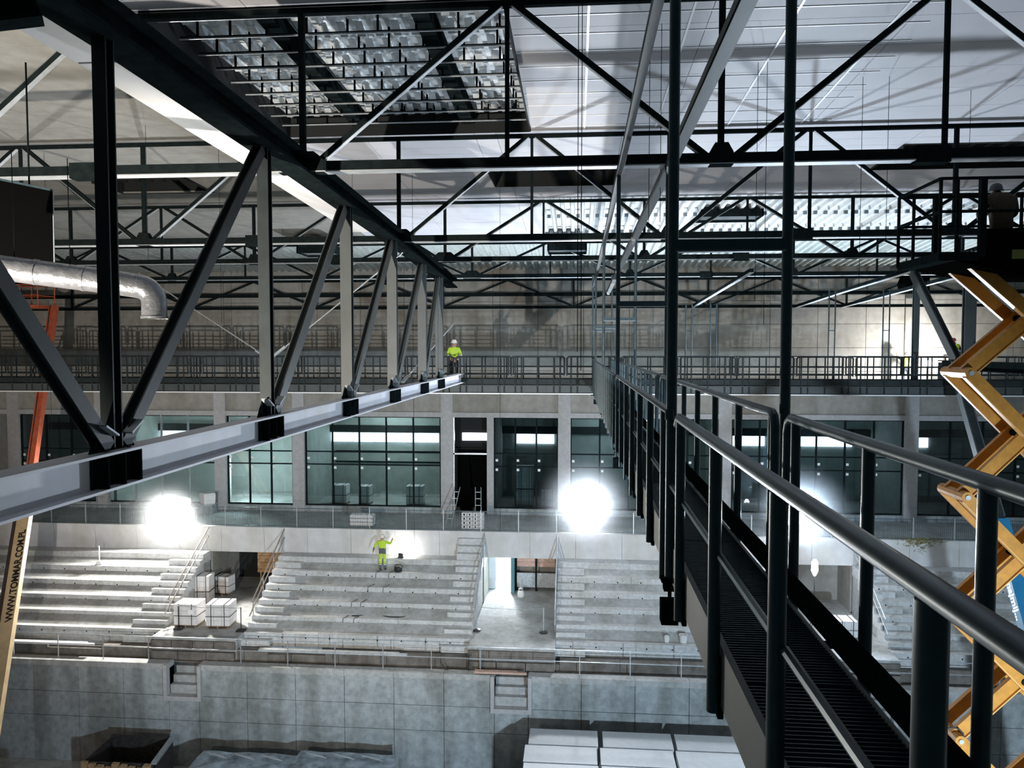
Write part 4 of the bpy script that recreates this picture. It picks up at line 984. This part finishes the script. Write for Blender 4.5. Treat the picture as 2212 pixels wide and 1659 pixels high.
# small dark lift on the gallery
gl = thing('gallery_lift', 'small dark work lift on the gallery under the red-helmeted worker', 'lift', (19.6, 42.2, -2.05))
obj('base', MB().box(18.7, 20.4, 41.75, 42.5, -1.95, -1.7), MT['strap'], gl)
obj('platform', MB().box(19.0, 20.4, 41.6, 42.3, -1.42, -1.36), MT['strap'], gl)
obj('motor_box', MB().box(18.8, 19.4, 41.8, 42.4, -1.7, -.75), MT['strap'], gl)
for xx in (19.0, 20.35): obj('guard_post', MB().tube((xx, 41.62, -1.4), (xx, 41.62, -.35), .03, 6), MT['strap'], gl)
obj('guard_rail', MB().tube((19.0, 41.62, -.36), (20.35, 41.62, -.36), .03, 6), MT['strap'], gl)
for xx in (18.9, 20.2): obj('wheel', MB().tube((xx, 41.7, -1.95), (xx, 41.8, -1.95), .1, 10), MT['strap'], gl)
# loudspeaker-like dark box hung on the wall column
hb = thing('hung_box', 'small black box hung under the roof near the lit wall patch', 'box', (at(1978, 600, 41).x, 41.2, 2.9))
obj('case', MB().prism([(at(1955,600,41).x, 40.8, 2.9), (at(2005,600,41).x, 40.8, 2.9), (at(2005,600,41).x, 40.8, 3.9), (at(1960,600,41).x, 40.8, 3.9), (at(1950,600,41).x, 40.8, 3.3)], (0, .9, 0)), MT['black'], hb)
for q in (-.4, .4): obj('hanger', MB().tube((ORI[hb].x+q, 41.2, 3.88), (ORI[hb].x+q, 41.2, roofz(41.2)+.15), .03, 6), MT['steel'], hb)

# ================================================================ DUCT AND BLACK BOX (left)
dk = thing('air_duct', 'silver foil-wrapped air duct with a downward elbow at the left', 'duct', at(150, 620, 9.6))
dp = [at(-60, 570, 8.5), at(90, 590, 8.7), at(240, 609, 8.9), at(300, 618, 9.0), at(318, 632, 9.9), at(325, 650, 9.92), at(326, 690, 9.92)]
r_ = .148
obj('duct_pipe', MB().path(dp[:3], r_, 20), MT['foil'], dk, True)
c0 = dp[2]; el = [c0, dp[3]]
for k in range(1, 7):
    a = k/6*math.pi/2; ex = (dp[3]-dp[2]).normalized()
    el.append(dp[3]+ex*.17*math.sin(a)+Vector((0, 0, -.17*(1-math.cos(a)))))
el.append(el[-1]+Vector((0, 0, -.20)))
obj('duct_elbow', MB().path(el, r_*.99, 20), MT['foil'], dk, True)
for f_ in (.15, .45, .8):
    p = dp[0].lerp(dp[2], f_); ex = (dp[2]-dp[0]).normalized()
    obj('duct_band', MB().path([p-ex*.02, p+ex*.02], r_+.006, 20), MT['foil'], dk, True)
obj('duct_rim', MB().path([el[-1]+Vector((0, 0, .03)), el[-1]], r_+.008, 20), MT['foil'], dk, True)
for f_ in (.3, .7):
    p = dp[0].lerp(dp[2], f_); obj('hanger_strap', MB().tube(p+Vector((0, 0, r_)), p+Vector((0, 0, 1.4)), .006, 4), MT['steel'], dk)
ub_ = thing('air_unit', 'large black rectangular air unit hanging at the left edge above the silver duct', 'air unit', at(40, 570, 9.2))
p1, p2, p3 = at(-140, 360, 9.3), at(114, 413, 9.6), at(117, 568, 9.6)
p0b = at(-140, 552, 9.3)
obj('casing', MB().prism([p0b, p3, p2, p1], (-.56, .8, 0)), MT['black'], ub_)
obj('corner_trim', MB().bar(p2+Vector((.01, -.01, 0)), p3+Vector((.01, -.01, 0)), .012, .012), MT['galv'], ub_)
obj('top_trim', MB().bar(p1+Vector((0, -.01, .01)), p2+Vector((0, -.01, .01)), .03, .025), MT['rail'], ub_)
obj('hanger', MB().tube(p2.lerp(p1, .25)+Vector((0, .1, 0)), p2.lerp(p1, .25)+Vector((0, .1, 1.6)), .012, 6), MT['steel'], ub_)
# grey thin brace left of the duct
# ================================================================ LOOSE THINGS ON THE STANDS
def block_pallet(lab, x, y, z, w, d, h, rz=0, grp='pallets of white blocks', lab2=True):
    t = thing('block_pallet', lab, 'pallet', (x, y, z), grp)
    def loc(mb): return mb
    for k in (-1, 0, 1): obj('runner', MB().box(x+k*w*.42-.05, x+k*w*.42+.05, y-d/2, y+d/2, z, z+.09), MT['pallet'], t)
    for k in range(4): obj('board', MB().box(x-w/2, x+w/2, y-d/2+d*k/3.6, y-d/2+d*k/3.6+.1, z+.09, z+.12), MT['pallet'], t)
    nx, nz, ny = 3, max(2, round(h/.3)), 2
    for i in range(nx):
        for k in range(nz):
            for j in range(ny):
                obj('block', MB().box(x-w/2+w*i/nx+.006, x-w/2+w*(i+1)/nx-.006, y-d/2+d*j/ny+.006, y-d/2+d*(j+1)/ny-.006, z+.12+h*k/nz+.005, z+.12+h*(k+1)/nz-.005), MT['wrap'], t)
    for sx in (-.28, .28): obj('strap', MB().box(x+sx*w-.015, x+sx*w+.015, y-d/2-.012, y+d/2+.012, z+.1, z+.135+h), MT['strap'], t)
    obj('strap', MB().box(x-w/2-.012, x+w/2+.012, y-d/2-.012, y+d/2+.012, z+.12+h*.42, z+.12+h*.45), MT['strap'], t)
    t.rotation_euler = (0, 0, rz)
    return t
bp = block_pallet('wrapped pallet of white blocks with a paper label, left of the front pair', at(411, 1355, 35.6).x, 35.6, -13.5, 1.15, .95, 1.02)
obj('paper_label', MB().box(ORI[bp].x+.15, ORI[bp].x+.45, 35.6-.49, 35.6-.48, -12.85, -12.62), MT['white'], bp)
block_pallet('wrapped pallet of white blocks with crossed straps, right of the front pair', at(479, 1355, 35.6).x, 35.6, -13.5, 1.15, .95, 1.05, .06)
block_pallet('stack of white hollow blocks in the shade behind the front pair', at(442, 1300, 38.6).x, 38.6, -13.5, .8, .8, 1.45, .1)
block_pallet('low stack of white blocks deepest in the shaded passage', at(487, 1290, 40.3).x, 40.3, -13.5, .8, .7, .9, -.1)
block_pallet('single pale stack of blocks at the mouth of the far right passage', at(1825, 1320, 36.6).x, 36.6, -13.5, .9, .9, .75, .0)
wg = thing('plank_screen', 'brown timber plank screen inside the block-filled passage', 'timber', (-17.2, 41.5, -13.5))
for k in range(9): obj('plank', MB().box(-17.75, -15.75, 41.2+.02*(k % 2), 41.27+.02*(k % 2), -12.55+.19*k, -12.55+.19*k+.175), MT['wood'], wg)
for xx in (-17.6, -16.7, -15.9): obj('stud', MB().box(xx-.04, xx+.04, 41.28, 41.36, -13.5, -10.9), MT['wood'], wg)
pc = thing('panel_cart', 'two pinkish timber boards above grey sheets inside the lit passage', 'boards', (-2.2, 42.2, -13.5))
for a, b in ((-3.25, -2.22), (-2.14, -1.12)):
    for k in range(4): obj('plank', MB().box(a, b, 42.2+.015*(k % 2), 42.28, -12.15+.26*k, -11.9+.26*k), MT['wood2'], pc)
    obj('grey_sheet', MB().box(a, b, 42.15, 42.25, -13.3, -12.5), MT['galv'], pc)
for xx in (-3.3, -2.18, -1.05): obj('stud', MB().box(xx-.05, xx+.05, 42.1, 42.2, -13.5, -11.0), MT['steel'], pc)
bk = thing('cement_sack', 'small pale sack standing by the dark door in the lit passage', 'sack', (-2.95, 41.0, -13.5))
obj('sack_body', MB().lathe((-2.95, 41.0, -13.5), [(.14, 0), (.17, .1), (.16, .3), (.10, .42), (.12, .5), (.05, .55)], 10, 1.1, .8), MT['pot'], bk, True)
obj('sack_tie', MB().lathe((-2.95, 41.0, -13.1), [(.11, 0), (.115, .03), (.105, .06)], 10), MT['strap'], bk)
br = thing('cable_barrier', 'rope barrier with a white card across the lit passage', 'barrier', (-2.9, 35.9, -13.5))
for xx in (-4.7, -1.5):
    obj('post', MB().tube((xx, 35.9, -13.5), (xx, 35.9, -12.3), .03, 6), MT['galv'], br)
    obj('foot', MB().lathe((xx, 35.9, -13.5), [(.2, 0), (.2, .06), (.05, .1)], 10), MT['strap'], br)
obj('rope', MB().path([(-4.7, 35.9, -12.35), (-3.8, 35.9, -12.40), (-2.6, 35.9, -12.41), (-1.5, 35.9, -12.35)], .012, 5), MT['galv'], br)
obj('card', MB().box(-3.2, -2.8, 35.88, 35.89, -12.68, -12.42), MT['white'], br)
b2r = thing('cable_barrier', 'rope barrier in front of the two front block pallets', 'barrier', (-19, 34.9, -13.5))
for xx in (-19.0, -15.9):
    obj('post', MB().tube((xx, 34.9, -13.5), (xx, 34.9, -12.35), .025, 6), MT['strap'], b2r); obj('foot', MB().box(xx-.2, xx+.2, 34.75, 35.05, -13.5, -13.42), MT['strap'], b2r)
obj('rope', MB().path([(-19.0, 34.9, -12.38), (-17.5, 34.9, -12.42), (-15.9, 34.9, -12.38)], .012, 5), MT['galv'], b2r)
for i, (u, lab) in enumerate(((1441, 'smaller white bucket on the ledge beside the walkway, left of two'), (1477, 'larger white bucket on the ledge beside the walkway, right of two'))):
    p = at(u, 1392, 34.95); t = thing('bucket', lab, 'bucket', (p.x, 35.1, -13.5), 'white buckets')
    r = .13+.06*i
    obj('pail', MB().lathe((p.x, 35.1, -13.5), [(r*.8, 0), (r, .30+.08*i), (r*1.04, .32+.08*i), (r*.9, .31+.08*i)], 12), MT['pot'], t, True)
    obj('bail', MB().path([(p.x-r, 35.1, -13.2), (p.x-r*.6, 35.0, -13.05), (p.x+r*.6, 35.0, -13.05), (p.x+r, 35.1, -13.2)], .012, 5), MT['strap'], t)
gp = thing('grinder', 'small dark power tool lying on the terrace at the worker\'s feet', 'power tool', (-9.1, 38.45, -11.5))
obj('motor', MB().lathe((-9.1, 38.45, -11.5), [(.1, 0), (.14, .06), (.13, .22), (.07, .28)], 10, 1.5, 1), MT['strap'], gp, True)
obj('handle', MB().path([(-9.3, 38.45, -11.3), (-9.2, 38.4, -11.12), (-8.95, 38.4, -11.1), (-8.85, 38.45, -11.25)], .02, 6), MT['strap'], gp)
def cable(lab, pts, r=.014):
    return tag(obj('cable', MB().path(pts, r, 5), MT['strap'], None, True), lab, 'cable')
def onrow(u, k, off=.12): p = at(u, 1240+33.5*(k-1)+2, rowd(k)+off); return p.x
for lab, us in (('black cable running down the terraces below the worker, left of two', (822, 805, 770, 752, 748, 735)), ('black cable running down the terraces below the worker, right of two', (850, 838, 790, 775, 766, 750))):
    pts = []
    for k in range(1, 5):
        xx = onrow(us[k-1], k); pts += [(xx, rowd(k)+.45, rowz(k)+.02), (xx-.2, rowd(k)-.02, rowz(k)+.02), (xx-.25, rowd(k)-.03, rowz(k)-.45)]
    cable(lab, pts)
cable('loose black cable lying along the lower middle terraces', [(onrow(880, 3)+q, rowd(4)+.4+.1*math.sin(q*3), rowz(4)+.02) for q in (-2.6, -2.1, -1.6, -1.2, -.7, -.2, .2, .6)], .03)
cable('thick black hose looping below the front railing', [at(u, v, 33.45) for u, v in ((955, 1435), (962, 1445), (975, 1451), (1000, 1453), (1012, 1450), (1013, 1412))], .03)
fw = thing('white_fan_marker', 'thin white stake with a fan-shaped foot on the left terraces', 'stake', at(214, 1232, 38.3))
p = at(214, 1232, 38.35)
obj('stake', MB().tube((p.x, 38.4, -11.48), (p.x, 38.4, -10.5), .03, 6), MT['white'], fw)
obj('foot', MB().prism([(p.x-.2, 38.32, -11.49), (p.x+.2, 38.32, -11.49), (p.x+.06, 38.32, -11.25), (p.x-.06, 38.32, -11.25)], (0, .06, 0)), MT['white'], fw)
gr = obj('dry_straw', MB(), None) if False else None
mb = MB()
c = at(1985, 1120, 40.0)
for k in range(260):
    a = random.gauss(0, .55); q = Vector((c.x+a, 39.83+random.uniform(-.05, .12), CONC_Z+.02-abs(random.gauss(0, .25))*math.exp(-a*a)+.12*random.random()))
    v = Vector((random.uniform(-.25, .25), random.uniform(-.1, .05), random.uniform(-.12, .12)))
    mb.bar(q, q+v, .015, .015)
s_ = obj('dry_straw', mb, MT['moss']); s_['kind'] = 'stuff'; s_['label'] = 'clump of dry straw hanging over the parapet at the far right'; s_['category'] = 'straw'
# hollow block pile and crate behind mesh railing
hp = thing('hollow_block_pile', 'pile of pale hollow blocks on the concourse beside the dark doorway', 'blocks', (at(1022, 1135, 40.6).x, 40.7, CONC_Z))
hx = ORI[hp].x
for i in range(4):
    for k in range(4):
        b_ = obj('block', MB().box(hx-.6+.3*i, hx-.6+.3*i+.28, 40.5, 40.9, CONC_Z+.22*k, CONC_Z+.22*k+.2), MT['wrap'], hp)
        obj('block_hole', MB().box(hx-.5+.3*i, hx-.43+.3*i, 40.492, 40.5, CONC_Z+.22*k+.06, CONC_Z+.22*k+.15), MT['black'], b_)
ct = thing('board_stack', 'stack of pale boards behind the mesh railing left of the doorway', 'boards', (at(783, 1120, 41).x, 41, CONC_Z))
for k in range(3): obj('board', MB().box(ORI[ct].x-.65, ORI[ct].x+.65, 40.8, 41.3, CONC_Z+.2*k, CONC_Z+.2*k+.17), MT['wrap'], ct)
for sgn, lab in ((-1, 'pale step ladder leaning at the left of the dark doorway'), (1, 'pale step ladder leaning at the right of the dark doorway')):
    xx = -6.15+sgn*.72; t = thing('step_ladder', lab, 'ladder', (xx, 41.8, CONC_Z))
    for q in (-.16, .16): obj('rail', MB().bar((xx+q+sgn*.1, 41.5, CONC_Z), (xx+q-sgn*.12, 43.2, CONC_Z+1.75), .04, .05), MT['galv'], t)
    for k in range(5): f_ = .15+.18*k; obj('rung', MB().bar((xx-.16+sgn*(.1-.22*f_), 41.5+1.7*f_, CONC_Z+1.75*f_), (xx+.16+sgn*(.1-.22*f_), 41.5+1.7*f_, CONC_Z+1.75*f_), .03, .03), MT['galv'], t)
# pallets behind the glass
for u, v, w, h, lab in ((736, 1055, .95, 1.1, 'white block pallet behind the glass, left of three in the long bay'), (790, 1055, .7, 1.05, 'narrow block pallet behind the glass, second from left in the long bay'), (898, 1055, 1.05, 1.1, 'block pallet behind the glass near the right end of the long bay'),
                         (1133, 1030, 1.1, 2.4, 'tall white stack behind the glass right of the dark doorway'), (1185, 1058, .9, .9, 'low white stack behind the glass beside the tall one')):
    p = at(u, v, 46.5); block_pallet(lab, p.x, 46.5, CONC_Z, w, .8, h, 0, 'block pallets behind the glass')
wb_ = tag(obj('white_crate', MB().lathe((at(448, 1078, 43.2).x, 43.2, CONC_Z+.55), [(.36, 0), (.40, .1), (.42, .5), (.40, .62), (.34, .64)], 4, 1.2, 1), MT['white']), 'white plastic container on the concourse beside the left floodlight', 'container')
pb = thing('container_base', 'dark block carrying the white plastic container', 'plinth', (at(448, 1078, 43.2).x, 43.2, CONC_Z))
obj('base', MB().box(ORI[pb].x-.4, ORI[pb].x+.4, 42.9, 43.5, CONC_Z, CONC_Z+.5), MT['concp'], pb); obj('cap', MB().box(ORI[pb].x-.44, ORI[pb].x+.44, 42.86, 43.54, CONC_Z+.5, CONC_Z+.545), MT['colm'], pb)

# ================================================================ THINGS IN THE PIT
zt = -15.98
def foam_stack(lab, x0, x1, y0, y1, zt):
    t = thing('insulation_stack', lab, 'stack', ((x0+x1)/2, (y0+y1)/2, FLOOR_Z), 'stacks of white insulation boards')
    z = FLOOR_Z+.14
    for k in range(3): obj('runner', MB().box(x0+.1+(x1-x0-.3)*k/2, x0+.2+(x1-x0-.3)*k/2, y0, y1, FLOOR_Z, z), MT['pallet'], t)
    n = 5
    for k in range(n):
        a, b = z+(zt-z)*k/n, z+(zt-z)*(k+1)/n; j = random.uniform(-.02, .02)
        obj('board_bundle', MB().box(x0+j, x1+j, y0, y1, a+.008, b-.008), MT['foam'], t)
    return t
xs_ = [at(1145, 1573, 31.6).x, at(1290, 1573, 31.6).x, at(1300, 1573, 31.6).x, at(1447, 1580, 31.6).x, at(1456, 1580, 31.6).x, at(1600, 1590, 31.6).x]
nm_ = ['left', 'middle', 'right']
for i in range(3):
    a, b = xs_[2*i], xs_[2*i+1]
    foam_stack('white insulation board stack against the pit wall, %s of the rear row' % nm_[i], a, b, 30.35, 31.6, zt)
    foam_stack('white insulation board stack, %s of the front row at the bottom edge' % nm_[i], a-.12, b-.06, 29.0, 30.25, zt)
    foam_stack('white insulation board stack cut by the bottom edge, %s of the lowest row' % nm_[i], a-.1, b-.04, 27.6, 28.9, zt)
# dark skip with timber
sk_ = thing('skip', 'dark steel skip with raw timber at the lower left', 'skip', (-19.2, 30.6, FLOOR_Z))
T = [at(180, 1645, 29.6), at(332, 1652, 29.6), at(372, 1597, 31.6), at(242, 1590, 31.6)]
zt2 = -17.35; T = [Vector((p.x*(zt2/p.z), p.y*(zt2/p.z), zt2)) for p in T]
def side_(p, q, name, mat, th=.06):
    lo = Vector((0, 0, FLOOR_Z-zt2))
    obj(name, MB().add([p, q, q+lo, p+lo, p+Vector((.0, th, 0)), q+Vector((0, th, 0)), q+lo+Vector((0, th, 0)), p+lo+Vector((0, th, 0))], [(0,1,2,3),(7,6,5,4),(0,4,5,1),(1,5,6,2),(2,6,7,3),(3,7,4,0)]), mat, sk_)
for p, q in ((T[0], T[1]), (T[1], T[2]), (T[2], T[3]), (T[3], T[0])): side_(p, q, 'side_plate', MT['skip'])
obj('right_rim', MB().bar(T[1]+Vector((0, 0, .05)), T[2]+Vector((0, 0, .05)), .22, .1), MT['galv'], sk_)
obj('rear_rim', MB().bar(T[2]+Vector((0, 0, .03)), T[3]+Vector((0, 0, .03)), .1, .1), MT['skip'], sk_)
cen = (T[0]+T[1]+T[2]+T[3])/4; obj('floor_plate', MB().prism([Vector((p.x, p.y, FLOOR_Z+.7)).lerp(Vector((cen.x, cen.y, FLOOR_Z+.7)), .02) for p in T], (0, 0, .05)), MT['skip'], sk_)
for k in range(9):
    f_ = k/9; a = T[0].lerp(T[1], f_+.01); b = T[0].lerp(T[1], f_+.095)
    obj('timber_plank', MB().box(a.x, b.x, a.y-.22-.05*(k % 3), a.y-.1, FLOOR_Z+.1, zt2+.1-.06*(k % 4)), MT['wood'], sk_)
# foil covered pallets
for i, (u0, u1, lab) in enumerate(((440, 655, 'long low pallet under torn silver-blue sheeting, left of two at the bottom edge'), (650, 868, 'long low pallet under silver-blue sheeting, right of two at the bottom edge'))):
    z = -17.45; a = at(u0, 1622, 31.0); b = at(u1, 1628, 31.0); f_ = z/a.z; x0, x1, yb = a.x*f_, b.x*f_, 31.0*f_
    t = thing('covered_pallet', lab, 'pallet', ((x0+x1)/2, yb-.8, FLOOR_Z), 'sheeted pallets in the pit')
    obj('core', MB().box(x0+.05, x1-.15, yb-1.9, yb, FLOOR_Z+.14, z-.05), MT['concp'], t)
    for k in range(3): obj('runner', MB().box(x0+.1+(x1-x0-.4)*k/2, x0+.2+(x1-x0-.4)*k/2, yb-1.9, yb, FLOOR_Z, FLOOR_Z+.14), MT['pallet'], t)
    n = 26; m = 12; vs = []; fs = []
    for j in range(m+1):
        for k in range(n+1):
            xx = x0+(x1-x0-.1)*k/n; yy = yb+.02-1.95*j/m; zz = z+.035*math.sin(k*.6+j*.3+i)*math.sin(j*.5+k*.2)+.012*random.random()
            vs.append((xx, yy, zz))
    for j in range(m):
        for k in range(n): q = j*(n+1)+k; fs.append((q, q+n+1, q+n+2, q+1))
    obj('cover_sheet', MB().add(vs, fs), MT['sheet'], t)
    for k in range(3):
        xx = x0+.3+k*1.2; obj('loose_strip', MB().add([(xx, yb-.3, z+.12), (xx+.8, yb-.5, z+.10), (xx+1.1, yb-.75, z+.13), (xx+.2, yb-.5, z+.16), (xx, yb-.3, z+.13), (xx+.8, yb-.5, z+.11), (xx+1.1, yb-.75, z+.14), (xx+.2, yb-.5, z+.17)],
            [(3,2,1,0),(4,5,6,7),(0,1,5,4),(1,2,6,5),(2,3,7,6),(3,0,4,7)]), MT['refl'], t)
# timber lengths on the front ledge
for u0, u1, v, lab, mt in ((20, 205, 1397, 'long pale plank lying on the front ledge at the far left', 'wrap'), (560, 880, 1400, 'long grey plank stack on the middle of the front ledge', 'concs'), (1030, 1140, 1455, 'pinkish timber length laid over the pit wall notch', 'wood2')):
    a, b = at(u0, v, 33.9), at(u1, v+3, 33.9); z = -13.99 if mt != 'wood2' else -14.33; yy = 33.9 if mt != 'wood2' else 33.12
    t = thing('plank_stack', lab, 'timber', ((a.x+b.x)/2, yy, z), 'planks on the front ledge')
    for k in range(2): obj('plank', MB().box(a.x, b.x-.4*k, yy-.12+.13*k, yy+.0+.13*k, z, z+.09), MT[mt], t)
